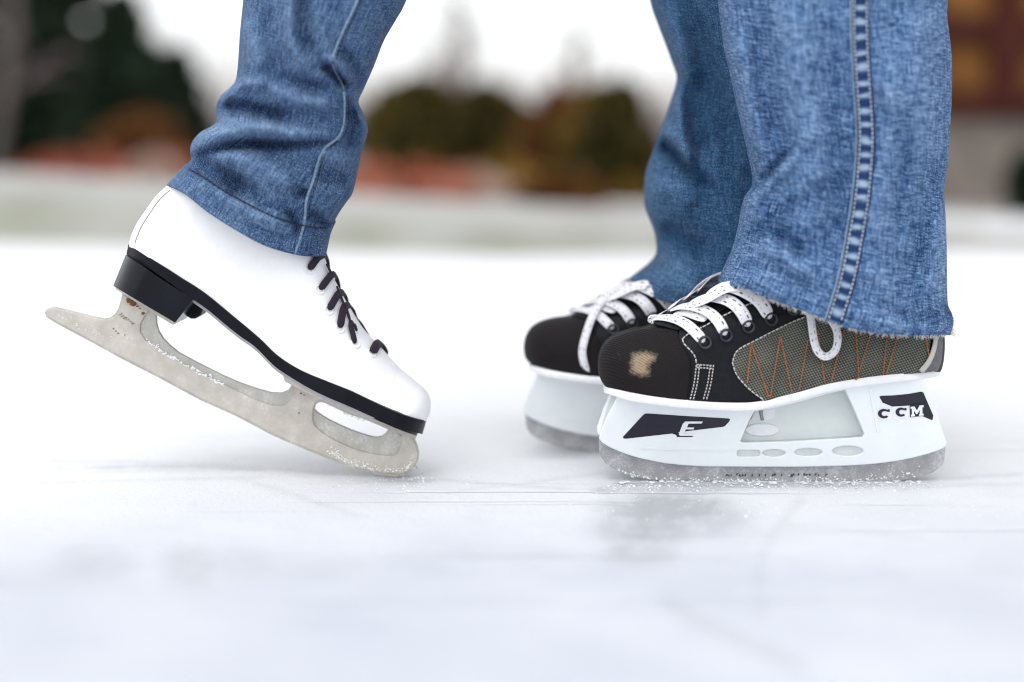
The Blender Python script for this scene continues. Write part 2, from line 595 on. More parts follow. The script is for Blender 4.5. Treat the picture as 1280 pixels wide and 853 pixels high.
# ------------------------------------------------------------------ boots
class Boot:
    def __init__(s, bottom, top, plan, rads, Yc, taper=.12, hmax=.12):
        s.Yc = Yc
        s.Bpx = spl(bottom, 60)
        s.Tpx = spl(top, 200)
        s.B = at(s.Bpx[:, 0], s.Bpx[:, 1], Yc)[:, [0, 2]]
        s.T = at(s.Tpx[:, 0], s.Tpx[:, 1], Yc)[:, [0, 2]]
        s.poly = np.vstack([s.T, s.B[::-1]])
        s.plan = np.array(plan)
        s.rads = np.array(rads)
        s.h0 = s.B[-1]
        ax = s.B[0] - s.B[-1]
        s.len = np.linalg.norm(ax)
        s.ax = ax / s.len
        s.nn = np.array([-s.ax[1], s.ax[0]])
        if s.nn[1] < 0: s.nn = -s.nn
        s.taper, s.hmax = taper, hmax
        s.poly = np.vstack([s.T, (s.B - s.nn * .02)[::-1]])
        # the lower edge is traced on the near face of the boot, not on its middle plane
        for _ in range(3):
            wb = s.w(s.B + s.nn * .006)
            wb[0] = wb[-1] = 0
            s.B = np.array([at(p[0], p[1], Yc - q_) for p, q_ in zip(s.Bpx, wb)])[:, [0, 2]]

    def w(s, XZ, off=0.0):
        XZ = np.atleast_2d(XZ)
        d, par = pl_dist(XZ, s.T)
        ins = in_poly(XZ, s.poly)
        # points under the bottom line count as inside
        d = np.where(ins, d, -d)
        below = ((XZ - s.h0) @ s.nn) < 0.004
        d = np.where(below & ~ins, np.abs(d), d)
        R = np.interp(par, s.rads[:, 0], s.rads[:, 1]) + off
        a = ((XZ - s.h0) @ s.ax) / s.len
        h = np.clip(((XZ - s.h0) @ s.nn) / s.hmax, 0, 1.5)
        W = np.interp(a, s.plan[:, 0], s.plan[:, 1]) * (1 - s.taper * h) + off
        q = np.clip((d + off) / R, 0, 1)
        return W * np.sqrt(np.clip(1 - (1 - q) ** 2, 0, 1))

    def surf(s, P, off=0.001, side=-1):
        """surface points seen at pixels P on the camera side"""
        P = np.atleast_2d(np.asarray(P, float))
        Y = np.full(len(P), s.Yc)
        for _ in range(7):
            W3 = at(P[:, 0], P[:, 1], Y)
            Y = 0.4 * Y + 0.6 * (s.Yc - s.w(W3[:, [0, 2]], off))
        W3 = at(P[:, 0], P[:, 1], Y)
        return W3

    def normals(s, P, off=.001):
        P = np.atleast_2d(np.asarray(P, float))
        e = 1.5
        a = s.surf(P + [e, 0], off) - s.surf(P - [e, 0], off)
        b = s.surf(P + [0, e], off) - s.surf(P - [0, e], off)
        n = np.cross(b, a)
        n /= np.linalg.norm(n, axis=1)[:, None] + 1e-12
        n[n[:, 1] > 0] *= -1
        return n

    def body(s, name, m, parent, N=170, Mr=44):
        T = s.T[np.linspace(0, len(s.T) - 1, N).astype(int)]
        B = s.B[np.clip(np.linspace(0, len(s.B) - 1, N), 0, len(s.B) - 1).astype(int)]
        B = np.stack([np.interp(np.linspace(0, 1, N), np.linspace(0, 1, len(s.B)), s.B[:, k]) for k in (0, 1)], -1)
        r = np.sin(np.linspace(0, math.pi / 2, Mr)) ** 1.0
        r = 1 - (1 - np.linspace(0, 1, Mr)) ** 2
        G = B[:, None, :] * (1 - r)[None, :, None] + T[:, None, :] * r[None, :, None]
        w = s.w(G.reshape(-1, 2)).reshape(N, Mr)
        w[:, -1] = 0
        # boot plane -> perspective-correct silhouette: traced at Yc
        V, F = [], []
        for sd in (-1, 1):
            n0 = len(V)
            for i in range(N):
                for k in range(Mr):
                    V.append((G[i, k, 0], s.Yc + sd * w[i, k], G[i, k, 1]))
            for i in range(N - 1):
                for k in range(Mr - 1):
                    q = (n0 + i * Mr + k, n0 + (i + 1) * Mr + k, n0 + (i + 1) * Mr + k + 1, n0 + i * Mr + k + 1)
                    F.append(q if sd == 1 else q[::-1])
        n1 = N * Mr
        for i in range(N - 1):
            F.append((i * Mr, (i + 1) * Mr, n1 + (i + 1) * Mr, n1 + i * Mr))
        o = mk(name, V, F, m, parent, uv=[(v[0], v[2]) for v in V], smooth=True, angle=60)
        bm = bmesh.new()
        bm.from_mesh(o.data)
        bmesh.ops.remove_doubles(bm, verts=bm.verts, dist=1e-5)
        bmesh.ops.recalc_face_normals(bm, faces=bm.faces)
        bm.to_mesh(o.data)
        bm.free()
        return o

    def patch(s, name, A, B, m, parent, off=.0012, n=60, mm=24, mirror=False, wear=None, rim=True, sm=True):
        A = spl(A, n) if sm else lin(A, n)
        B = spl(B, n) if sm else lin(B, n)
        P = A[:, None, :] * (1 - np.linspace(0, 1, mm))[None, :, None] + B[:, None, :] * np.linspace(0, 1, mm)[None, :, None]
        if rim:
            P = np.concatenate([P[:1], P, P[-1:]], 0)
            P = np.concatenate([P[:, :1], P, P[:, -1:]], 1)
        nn, mq = P.shape[:2]
        Q = P.reshape(-1, 2)
        S = s.surf(Q, off).reshape(nn, mq, 3)
        if rim:
            S2 = s.surf(Q, -.0012).reshape(nn, mq, 3)
            edge = np.zeros((nn, mq), bool)
            edge[0] = edge[-1] = True
            edge[:, 0] = edge[:, -1] = True
            S[edge] = S2[edge]
        V = S.reshape(-1, 3)
        F = []
        for i in range(nn - 1):
            for k in range(mq - 1):
                F.append((i * mq + k, i * mq + k + 1, (i + 1) * mq + k + 1, (i + 1) * mq + k))
        uv = [(v[0], v[2]) for v in V]
        wr = wear(Q) if wear is not None else np.zeros(len(Q))
        if mirror:
            V2 = V.copy()
            V2[:, 1] = 2 * s.Yc - V2[:, 1]
            recalc(mk(name, V2, F, m, parent, uv=uv, smooth=True, angle=50, attr={'wear': 0 * wr}))
        return recalc(mk(name, V, F, m, parent, uv=uv, smooth=True, angle=50, attr={'wear': wr}))

    def thread(s, mb, path, wid=.0008, th=.0006, off=.002, dash=None, n=None):
        path = np.asarray(path, float)
        L = np.linalg.norm(np.diff(path, axis=0), axis=1).sum()
        n = n or max(4, int(L / 4))
        P = spl(path, n)
        if dash is None:
            mb.ribbon(s.surf(P, off), s.normals(P, off), wid, th, n=6)
        else:
            k = max(2, int(L / (dash[0] + dash[1])))
            Q = spl(path, k * 6 + 1)
            fr = dash[0] / (dash[0] + dash[1])
            for i in range(k):
                seg = np.array([Q[i * 6], Q[i * 6] * .5 + Q[i * 6 + 5] * .5, Q[i * 6 + 5]])
                seg = Q[i * 6] + (Q[i * 6 + 6] - Q[i * 6]) * np.array([0, .5, 1])[:, None] * fr
                mb.ribbon(s.surf(seg, off), s.normals(seg, off), wid, th, n=6)


# ------------------------------------------------------------------ trousers
class Trouser:
    def __init__(s, L, R, hem, Yc, depth, folds, sag=.35, n=150, K=150, noise_amp=.0012, seed=1, hem_start=None, blend_len=.22):
        """L, R: silhouettes (pixels, top to hem); hem: pixel curve of the hem from left to right; depth(s): half depth"""
        s.Yc = Yc
        s.n, s.K = n, K
        Lp, Rp = spl(L, n), spl(R, n)
        H = spl(hem, K + 1)
        chord = Lp[-1] + (Rp[-1] - Lp[-1]) * np.linspace(0, 1, K + 1)[:, None]
        dev = H - chord
        tt = np.linspace(0, 1, K + 1)
        ph = np.linspace(0, math.pi, K + 1)
        tphi = (1 - np.cos(ph)) / 2
        devi = np.stack([np.interp(tphi, tt, dev[:, k]) for k in (0, 1)], -1)
        sv = np.linspace(0, 1, n)
        k = np.clip((sv - (1 - blend_len)) / blend_len, 0, 1) ** 1.4
        kk = sag + (1 - sag) * k
        para = np.stack([0 * tphi, 4 * tphi * (1 - tphi) * np.abs(dev[:, 1]).max()], -1)
        PX = Lp[:, None, :] + (Rp - Lp)[:, None, :] * tphi[None, :, None] + devi[None] * kk[:, None, None] * k[:, None, None] ** .3 \
            + para[None] * (sag * (1 - k))[:, None, None]
        s.PX = PX
        b = np.array([depth(x) for x in sv])
        sin = np.sin(ph)
        Y = Yc - b[:, None] * (sin[None, :] ** .85)
        flat = PX.reshape(-1, 2)
        D = np.zeros(len(flat))
        wear = np.zeros(len(flat))
        for f in folds:
            line, wd, amp = f[:3]
            d, par = pl_dist(flat, spl(line, 24))
            ends = np.clip(np.minimum(par, 1 - par) / .18, 0, 1)
            g = np.exp(-(d / wd) ** 2) * (.25 + .75 * ends)
            D += amp * 2.2 * g
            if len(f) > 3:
                wear += f[3] * 1.5 * g  # ridges worn paler; fold shade painted darker into the creases
        mask = np.minimum(1, sin * 2.2)[None, :].repeat(n, 0).reshape(-1)
        nn = np.array([mnoise.noise(Vector((p[0] * .030 + seed * 7, p[1] * .018, seed))) * .7 + mnoise.noise(
            Vector((p[0] * .07, p[1] * .05 + seed * 3, seed))) * .4 for p in flat])
        Y = Y - ((D + noise_amp * nn) * mask).reshape(n, K + 1)
        s.Y = Y
        s.front = at(flat[:, 0], flat[:, 1], Y.reshape(-1)).reshape(n, K + 1, 3)
        s.wear = wear.reshape(n, K + 1)
        # back half
        L3, R3 = s.front[:, 0], s.front[:, -1]
        phb = np.linspace(math.pi, 2 * math.pi, K + 1)[1:-1]
        tb = (1 - np.cos(phb)) / 2
        back = L3[:, None, :] + (R3 - L3)[:, None, :] * tb[None, :, None]
        bn = np.array([[mnoise.noise(Vector((t * 5 + seed, x * 9, 3.1))) for t in tb] for x in sv])
        back[:, :, 1] = Yc + b[:, None] * (np.abs(np.sin(phb))[None, :] ** .85) + .006 * bn * np.abs(np.sin(phb))[None, :]
        back[:, :, 2] += (.012 * k)[:, None] * np.abs(np.sin(phb))[None, :]
        s.G = np.concatenate([s.front, back], 1)

    def mesh(s, name, m, parent, i0, i1, push=0.0, lip=True, caps=True):
        G = s.G[i0:i1].copy()
        n, c = G.shape[:2]
        cen = G.mean(1, keepdims=True)
        if push:
            d = G - cen
            d[:, :, 2] *= .2
            d /= np.linalg.norm(d, axis=2, keepdims=True) + 1e-9
            pr = np.full(n, push)
            G = G + d * pr[:, None, None]
        Wr = np.concatenate([s.wear[i0:i1], np.zeros((n, c - s.K - 1))], 1)
        rows = [G[i] for i in range(n)]
        wr = [Wr[i] for i in range(n)]
        def inner(row, ref, q, dz):
            cc = row.mean(0)
            d = row - cc
            d /= np.linalg.norm(d, axis=1, keepdims=True) + 1e-9
            r = row - d * q
            return r + (ref - row) * dz
        if lip:
            last, prev = rows[-1], rows[max(-8, -len(rows))]
            rows += [inner(last, prev, .0012, -.03), inner(last, prev, .0026, 0.0), inner(last, prev, .0032, 1.0)]
            wr += [wr[-1]] * 3
        if push:
            first, nxt = rows[0], rows[min(6, len(rows) - 1)]
            rows = [inner(first, nxt, .004, .0)] + rows
            wr = [wr[0]] + wr
        V = np.concatenate(rows, 0)
        n = len(rows)
        F = []
        for i in range(n - 1):
            for k in range(c):
                F.append((i * c + k, (i + 1) * c + k, (i + 1) * c + (k + 1) % c, i * c + (k + 1) % c))
        if caps and i0 == 0:
            F.append(tuple(range(c)))
        # uv in metres
        U = np.zeros((n, c, 2))
        G3 = np.array(rows)
        du = np.linalg.norm(np.diff(G3, axis=1), axis=2)
        U[:, 1:, 0] = np.cumsum(du.mean(0))[None, :]
        mid = c // 4
        dv = np.linalg.norm(np.diff(G3[:, mid], axis=0), axis=1)
        U[1:, :, 1] = -np.cumsum(dv)[:, None]
        o = mk(name, V, F, m, parent, uv=U.reshape(-1, 2), smooth=True, attr={'wear': np.concatenate(wr)})
        bm = bmesh.new(); bm.from_mesh(o.data)
        bmesh.ops.recalc_face_normals(bm, faces=bm.faces)
        bm.to_mesh(o.data); bm.free()
        return o

    def on(s, P, off=.001):
        """point of the front cloth at pixels P, moved off towards the camera; and normals"""
        flat = s.PX.reshape(-1, 2)
        G = s.front.reshape(-1, 3)
        out = []
        for p in np.atleast_2d(P):
            d = ((flat - p) ** 2).sum(1)
            ix = np.argpartition(d, 4)[:4]
            w = 1 / (d[ix] + .02)
            y = (G[ix, 1] * w).sum() / w.sum()
            out.append(at(p[0], p[1], y - off))
        return np.array(out)


def seam_normals(tr, P):
    e = 4.0
    a = tr.on(P + [e, 0]) - tr.on(P - [e, 0])
    b = tr.on(P + [0, e]) - tr.on(P - [0, e])
    n = np.cross(b, a)
    n /= np.linalg.norm(n, axis=1)[:, None] + 1e-12
    n[n[:, 1] > 0] *= -1
    # smooth along
    for _ in range(4):
        n[1:-1] = (n[:-2] + n[1:-1] + n[2:]) / 3
    return n


def stitches(tr, path, m, name, parent, ln=5.0, gap=3.0, wid=.0011, th=.0009, off=.0022):
    path = np.asarray(path, float)
    L = np.linalg.norm(np.diff(path, axis=0), axis=1).sum()
    k = int(L / (ln + gap))
    Q = spl(path, k * 4 + 1)
    mb = MB()
    Nn = seam_normals(tr, Q)
    S = tr.on(Q, off)
    for _ in range(2):
        S[1:-1] = (S[:-2] + S[1:-1] + S[2:]) / 3
    fr = ln / (ln + gap)
    for i in range(k):
        a, b = S[i * 4], S[i * 4 + 4]
        seg = a + (b - a) * np.array([0, .5, 1])[:, None] * fr
        mb.ribbon(seg, Nn[i * 4:i * 4 + 3], wid, th, n=6)
    return mb.build(name, m, parent)


# =================================================================== HOCKEY SKATE (near)
HY = 0.0
hk = empty('hockey_skate', at(960, 603, HY) * [1, 1, 0],
           'nearer black and white hockey skate with worn toe cap, lettered holder and white laces', 'ice skate',
           'hockey skates worn by one person')
h_bottom = [(757, 484), (775, 489.5), (793, 493.5), (830, 499), (860, 502), (900, 504.5), (939, 504.5), (968, 499), (1002, 490.5),
            (1036, 481), (1070, 475), (1104, 470.5), (1138, 467.5), (1165, 465), (1174, 463)]
h_top = [(757, 484), (751, 475), (748.5, 463), (749, 450), (752, 438), (757, 429.5), (765, 422.5), (776, 417), (790, 413), (803, 411),
         (816, 406), (838, 394), (862, 381), (885, 369), (905, 354), (925, 335), (945, 300), (962, 262), (1000, 245), (1100, 245), (1148, 262),
         (1166, 330), (1176, 390), (1179, 425), (1177.5, 449), (1174, 463)]
hb = Boot(h_bottom, h_top, [(0, .030), (.12, .036), (.3, .037), (.5, .040), (.72, .047), (.88, .046), (1, .042)],
          [(0, .032), (.06, .036), (.16, .034), (.25, .028), (.4, .026), (.6, .026), (.75, .028), (.9, .030), (1, .026)], HY, .10, .14)
boot = hb.body('boot', M['black_leather'], hk)


def wear_fn(Q):
    poly = np.array([(790, 442), (806, 439), (821, 444), (819, 450), (811, 457), (812, 469), (802, 471), (788, 466), (788, 456)], float)
    d, _ = pl_dist(Q, np.vstack([poly, poly[:1]]))
    ins = in_poly(Q, poly)
    sd = np.where(ins, d, -d)
    w = np.clip(.5 + sd / 13.0, 0, 1) * .85
    d2 = np.linalg.norm((Q - np.array([772, 444])) / [14, 10], axis=1)
    return np.maximum(w, .22 * np.exp(-d2 ** 2))


cap_out = [(757, 483), (751.3, 475), (749.2, 463), (749.7, 450), (752.5, 438.5), (757.5, 430), (765.5, 423), (776, 417.8), (790, 413.8), (803, 411.6),
           (822, 410.5), (847, 412)]
cap_in = [(856, 500.5), (859, 488), (861, 474), (861.5, 458), (860, 446), (855, 437), (850, 430), (847.5, 424), (847, 418), (847, 412)]
# the cap: ruled from the sole line to the toe outline
cap_low = [(757, 483), (775, 488.8), (793, 492.8), (830, 498.3), (856, 500.8)]
tc = hb.patch('toe_cap', [(757, 483.5)] + cap_out[1:], [(757, 483.5), (775, 489.3), (793, 493.2), (830, 498.8), (856, 501.3), (859, 488), (861, 474), (861.5, 458), (860, 446),
              (855, 437), (849, 429), (847, 420), (847, 412)], M['toe'], hk, off=.0014, n=110, mm=60, mirror=True, wear=wear_fn)
# quarter (smooth leather side) with the eyestay
hb.patch('quarter_panel', [(849, 412.5), (850, 425), (860, 440), (865, 456), (865, 474), (863, 490), (860, 502.5)],
         [(1020, 388), (1006, 400), (985, 409), (960, 418), (935, 434), (924, 448), (957, 500)], M['black_leather'], hk, off=.0018, n=60, mm=50,
         mirror=True)
hb.patch('side_mesh_panel', [(915, 452), (919, 442), (928, 435), (941, 428.5), (968, 414.5), (990, 404), (1010, 394), (1060, 380), (1110, 380), (1168, 395)],
         [(915, 453), (921, 468), (937, 486), (956, 501.5), (968, 498.7), (1002, 490.2), (1036, 480.8), (1070, 474.8), (1104, 470.3), (1158, 466)],
         M['mesh'], hk, off=.0026, n=110, mm=40, mirror=True)
hb.patch('heel_counter', [(1158, 395), (1169, 420), (1168, 436), (1162, 452), (1154, 466)], [(1178, 395), (1178.5, 420), (1178, 440), (1176, 455), (1172, 464)],
         M['heel_counter'], hk, off=.0034, n=30, mm=14, mirror=True)
mb = MB()
P = spl([(1169, 400), (1169.5, 424), (1166, 441), (1160, 454), (1151, 465)], 24)
mb.ribbon(hb.surf(P, .0042), hb.normals(P, .004), .0048, .0014)
mb.build('heel_piping', M['grey_trim'], hk)
# stitching
mb = MB()
for pth in ([(916, 452), (919.5, 441), (928, 434), (941, 427.5), (968, 413.5), (990, 403), (1007, 396)], [(915.5, 453), (921, 469), (937, 487), (955, 500.5)],
            [(853, 424), (856, 421), (862, 416.5), (880, 408), (900, 397), (925, 385), (950, 376), (966, 376)], [(853, 424), (855, 430), (863, 438), (869, 446), (870.5, 455)]):
    hb.thread(mb, pth, .0009, .0006, .0042, dash=(4.5, 1.3))
for x0, x1 in ((870.5, 862.5), (874.5, 866.5), (888, 879), (892, 883)):
    hb.thread(mb, [(x0, 456.5), ((x0 + x1) / 2 + 1, 480), (x1, 500.5)], .0009, .0006, .0032, dash=(2.6, 1.4))
for yy in (456, 459.5):
    hb.thread(mb, [(871, yy), (891, yy + 1.5)], .0009, .0006, .0032, dash=(2.6, 1.4))
mb.build('white_stitching', M['stitch_pale'], hk)
mb = MB()
for pth in ([(939, 430), (934, 480)], [(939, 430), (961, 497)], [(975.5, 420), (963, 497)], [(975.5, 420), (990, 491)], [(1010, 425), (999, 488)],
            [(1022, 412), (1031, 479)], [(1055, 412), (1039, 478)], [(1070, 415), (1073, 470), (1067, 473)], [(1089, 416), (1072, 471)], [(1109, 416), (1104, 469)],
            [(1123, 417), (1108, 468)], [(1156, 416), (1162, 449)]):
    hb.thread(mb, pth, .0011, .0008, .0040, dash=(3.2, .7))
mb.build('orange_stitching', M['stitch_orange'], hk)
# eyelets
eyes = [(881.5, 428.5), (907.5, 419.5), (935.5, 408.5), (964, 399), (992, 386)]
for e in eyes:
    c = hb.surf([e], .0022)[0]
    nn = hb.normals([e], .002)[0]
    a = np.cross(nn, [0, 0, 1.]); a /= np.linalg.norm(a)
    b = np.cross(nn, a)
    mb = MB()
    ring = np.array([c + (a * math.cos(t) + b * math.sin(t)) * .0044 + nn * .0008 for t in np.linspace(0, 2 * math.pi, 25)])
    mb.tube(ring, .0011, 8, cap=False)
    mb.build('eyelet', M['eyelet'], hk)
    mb = MB()
    mb.tube(ring * [1, -1, 1] + [0, 2 * HY, 0], .0011, 8, cap=False)
    mb.build('eyelet', M['eyelet'], hk)
# tongue pieces under the laces
hb.patch('tongue', [(818, 405), (838, 393.5), (862, 380), (885, 368), (905, 353)], [(846, 412.5), (862, 408), (880, 400), (900, 390), (930, 372)], M['black_leather'],
         hk, off=.003, n=40, mm=14, mirror=True)


def lace(name, path, offs, w, parent, boot_, mat, th=.0011, n=30, twist=None):
    P = spl(path, n)
    o = np.interp(np.linspace(0, 1, n), np.linspace(0, 1, len(offs)), offs)
    S = boot_.surf(P, o)
    N = boot_.normals(P, np.maximum(o, .002))
    for _ in range(3):
        S[1:-1] = (S[:-2] + S[1:-1] * 2 + S[2:]) / 4
        N[1:-1] = (N[:-2] + N[1:-1] + N[2:]) / 3
    for sd in (1, -1):
        mb = MB()
        mb.ribbon(S if sd == 1 else S * [1, -1, 1] + [0, 2 * boot_.Yc, 0], N * [1, sd, 1], w, th, taper=True)
        mb.build(name, mat, parent)


lace('lace', [(810, 402), (822, 397), (840, 398), (856, 404), (869, 415), (880, 428)], [.003, .004, .005, .0055, .0048, .0015], .0087, hk, hb, M['lace'])
lace('lace', [(838, 388), (852, 383), (870, 384), (887, 391), (899, 403), (907, 419)], [.004, .007, .0085, .007, .005, .0015], .0092, hk, hb, M['lace'])
lace('lace', [(842, 393), (858, 391), (874, 396), (884, 398)], [.003, .004, .005, .003], .0084, hk, hb, M['lace'])
lace('lace', [(860, 380), (880, 372), (902, 373), (918, 380), (929, 393), (936, 408)], [.005, .008, .0095, .008, .006, .0015], .0100, hk, hb, M['lace'])
lace('lace', [(880, 373), (893, 362), (910, 358), (932, 365), (950, 377), (963, 398)], [.006, .011, .012, .0095, .007, .0015], .0105, hk, hb, M['lace'])
lace('lace', [(868, 381), (884, 373), (902, 362), (918, 357), (930, 358)], [.008, .013, .015, .014, .012], .0115, hk, hb, M['lace'])
# loop hanging out of the trouser hem
P = spl([(1012, 380), (1013, 398), (1017, 428), (1023, 441), (1032, 445), (1042, 438), (1046, 424), (1044, 410), (1036, 396), (1030, 384)], 50)
mb = MB()
S = hb.surf(P, .0065); S[:, 1] -= .004 * np.sin(np.linspace(0, math.pi, 50))
mb.ribbon(S, hb.normals(P, .005), .0062, .0018)
mb.build('lace', M['lace'], hk)

# outsole rim
low = [(755, 491), (775, 497.5), (793, 502), (830, 507.5), (860, 510.5), (900, 513), (939, 513), (968, 507.5), (1002, 499), (1036, 489.5), (1070, 483.5),
       (1104, 479), (1138, 475.5), (1165, 472.5), (1174, 470)]
hi = [(755, 484.5)] + h_bottom[1:-1] + [(1177, 463)]
Bm = spl(hi, 200)
wB = hb.w(at(Bm[:, 0], Bm[:, 1] - 5, HY)[:, [0, 2]])
for _ in range(2):
    wB[1:-1] = (wB[:-2] + wB[1:-1] + wB[2:]) / 3


def sole_w(t):
    e = min(t, 1 - t)
    cap = .046 * math.sqrt(max(0, 1 - (1 - min(e / .10, 1)) ** 2))
    return max(.002, min(float(np.interp(t, np.linspace(0, 1, 200), wB)) + .0032, cap + .004))


strip_body('sole_rim', [(x, y - 1.0) for x, y in hi], low, sole_w, HY, M['sole_white'], hk, n=120, angle=40, bulge=.02)

# holder
zt, zb = at(960, 500)[2], at(960, 583)[2]


def hold_w(z):
    t = min(max((z - zb) / (zt - zb), 0), 1.25)
    return .0085 + .0175 * t ** 1.3


def hold_lin(z):   # linear so the cut faces stay flat
    return .0085 + .0165 * (z - zb) / (zt - zb)


hold_outline = [(772, 496), (765, 510), (759, 521), (753.5, 534), (749.8, 543), (749.3, 549), (752, 553), (762, 559.5), (776, 565.5), (790, 570.5), (803, 574), (830, 579.5),
                (853, 582), (878, 583.5), (939, 584), (1002, 584), (1045, 583), (1070, 582), (1096, 580), (1121, 576.8), (1142, 572.5), (1158, 568.3), (1172, 563.8), (1180.5, 560),
                (1184, 555), (1182.5, 549), (1179, 541), (1174, 525), (1169, 509), (1163, 497), (1158, 486), (1153, 472)] + \
               [(1138, 473), (1104, 476), (1070, 480.5), (1036, 486.5), (1002, 496), (968, 504.5), (939, 510), (900, 510), (860, 507.5), (830, 504.5), (793, 499)]
opening = [(943, 514.5), (936, 527), (925.5, 552), (930, 553.6), (980, 552.3), (1060, 548), (1078, 546.5), (1080.5, 543), (1077, 534), (1066, 508), (1056.5, 487.8), (1036, 492.3), (1002, 502), (968, 510.5)]
slots = [[(926, 563), (945, 563)] + [(947.5 + 3 * math.cos(a), 567 + 4 * math.sin(a)) for a in np.linspace(-1.2, 1.2, 6)] + [(945, 571), (926, 571)] +
         [(925 + 4 * math.cos(a), 567 + 4 * math.sin(a)) for a in np.linspace(math.pi / 2 + .3, 1.5 * math.pi - .3, 7)],
         ell(967.5, 566.6, 14.5, 4.6), ell(1010.7, 565.6, 17.5, 5.0), ell(1060, 564, 19.5, 6.3)]
cut_shape('blade_holder', hold_outline, [opening] + slots, hold_lin, .0036, M['white_plastic'], hk, bev=.0009, sides=(-1, 1), Yc=HY)
op2 = [((x - 1000) * 1.0 + 1000, y) for x, y in opening]
inset = [(774, 497), (762, 521), (753, 545), (764, 557.5), (803, 571), (878, 580.5), (1002, 581), (1070, 579), (1121, 573.8), (1158, 565), (1180, 556), (1170, 525), (1155, 487), (1150, 475)] + \
    [(1104, 478), (1070, 482), (1036, 487.5), (1002, 497), (968, 505.5), (939, 511), (900, 511), (860, 508.5), (793, 500)]
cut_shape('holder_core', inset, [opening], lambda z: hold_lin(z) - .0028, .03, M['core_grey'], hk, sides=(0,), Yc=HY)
# the recessed web between the two towers, added white fills stand in for its two bright openings
web_out = [(944, 511), (922, 555), (1082, 549), (1060, 484), (1036, 489), (1002, 499), (968, 507.5)]
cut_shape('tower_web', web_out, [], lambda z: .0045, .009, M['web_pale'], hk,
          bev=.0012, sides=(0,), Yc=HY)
for ins in ([(947, 505), (938.5, 525.5), (962, 525.5), (968, 522), (969.5, 516), (969, 505)], ell(953, 537.8, 21.5, 8)):
    cut_shape('opening_fill', ins, [], lambda z: .0062, .004, M['sole_white'], hk, bev=.0008, sides=(-1, 1), Yc=HY)
mb = MB()
mb.tube([at(950.5, 509, HY - .012), at(951.5, 518, HY - .012), at(953, 525.5, HY - .012)], [.0022, .0014, .0014], 10)
mb.build('mounting_bolt', M['bolt'], hk)

# moulded rib along the lower rail of the holder
cut_shape('moulded_rib', [(800, 559.5), (830, 561.2), (880, 562), (921, 562), (921, 563.6), (880, 563.8), (830, 563), (800, 561.2)], [], lambda z: hold_lin(z) + .0007, .0016, M['white_plastic'], hk, sides=(-1, 1), Yc=HY)
cut_shape('moulded_rib', [(1086, 486), (1090, 485), (1100, 540), (1096, 541)], [], lambda z: hold_lin(z) + .0007, .0016, M['white_plastic'], hk, bev=.0003, sides=(-1, 1), Yc=HY)

run_out = [(749.2, 545), (748.9, 552), (749.2, 565), (751, 571), (756, 578.5), (764, 584.5), (777, 590.5), (791, 595.3), (807, 599.3), (830, 602), (860, 603.4), (900, 604), (960, 604.2), (1030, 604),
           (1080, 603.6), (1110, 602.6), (1130, 600.6), (1150, 596.6), (1166, 591), (1176, 584), (1180.3, 577.5), (1181.5, 566), (1182, 555), (1158, 560), (1121, 569), (1070, 575), (1002, 577), (878, 577),
           (803, 567), (776, 559)]


def frost_attr(V):
    p = proj(V)
    return np.zeros(len(V))


cut_shape('steel_runner', run_out, [], lambda z: .0022, .0044, M['runner_steel'], hk, bev=.0004, sides=(0,), Yc=HY)
# faint worn print on the runner: broken dark strokes, no longer legible
mb = MB()
x = 908.0
while x < 1035:
    if random.random() < .72:
        h = random.uniform(1.5, 4)
        c = at(x, 594 + random.uniform(-.8, .8), HY - .0026)
        R = np.array([[math.cos(.3), 0, math.sin(.3)], [0, 1, 0], [-math.sin(.3), 0, math.cos(.3)]])
        mb.box(c, .0004, .0002, h / 1526 / 2, R)
        if random.random() < .5:
            mb.box(c + [.0007, 0, random.uniform(-.001, .001)], .0007, .00025, .0003)
    x += random.uniform(1.8, 4.5) if random.random() < .8 else 9
mb.build('runner_print', M['decal_black'], hk, smooth=False)


def decal(name, poly, m, parent, lift=.0003, holes=()):
    return cut_shape(name, poly, holes, lambda z: hold_lin(z) + lift, .0006, m, parent, sides=(-1,), Yc=HY)


decal('printed_flash', [(778.5, 546.5), (781, 544), (804, 519), (807, 517.2), (811, 517.2), (860, 520.5), (910.5, 523.4), (912.8, 524.6), (911.5, 527), (906.5, 532.6), (904, 533.8), (848, 540.5), (845, 543.8),
                        (846.5, 546.5), (865, 546.5), (866.5, 545.6), (860, 543.9), (850, 543.9), (850.5, 541), (840, 542.2), (783, 548.6), (779.5, 548.4)], M['decal_black'], hk)
E = [(856.5, 527.2), (878.5, 527.2), (877.3, 529.6), (860.8, 529.8), (858.7, 534.7), (868, 534.7), (866.8, 537), (857.2, 537), (854.6, 542.6), (869, 542.6), (868, 545), (850.2, 545), (848.4, 543.4), (853.5, 530)]
decal('printed_letter', E, M['decal_white'], hk, lift=.0009)
k = 120 / 1280


def q(pts, ox=1080, oy=460):
    return [(ox + x * k, oy + y * k) for x, y in pts]


decal('printed_flash', q([(205, 390), (222, 375), (400, 368), (600, 348), (740, 322), (775, 320), (795, 335), (830, 420), (925, 640), (912, 700), (890, 692), (780, 645), (800, 630),
                          (800, 470), (610, 492), (595, 510), (380, 518), (250, 465)]), M['decal_black'], hk)
for tile in ([(148, 540), (370, 520), (375, 690), (160, 708)], [(385, 518), (595, 505), (600, 665), (392, 685)]):
    decal('printed_tile', q(tile), M['decal_white'], hk, lift=.0005)
decal('printed_tile', q([(610, 495), (800, 468), (800, 640), (618, 660)]), M['decal_black'], hk, lift=.0007)


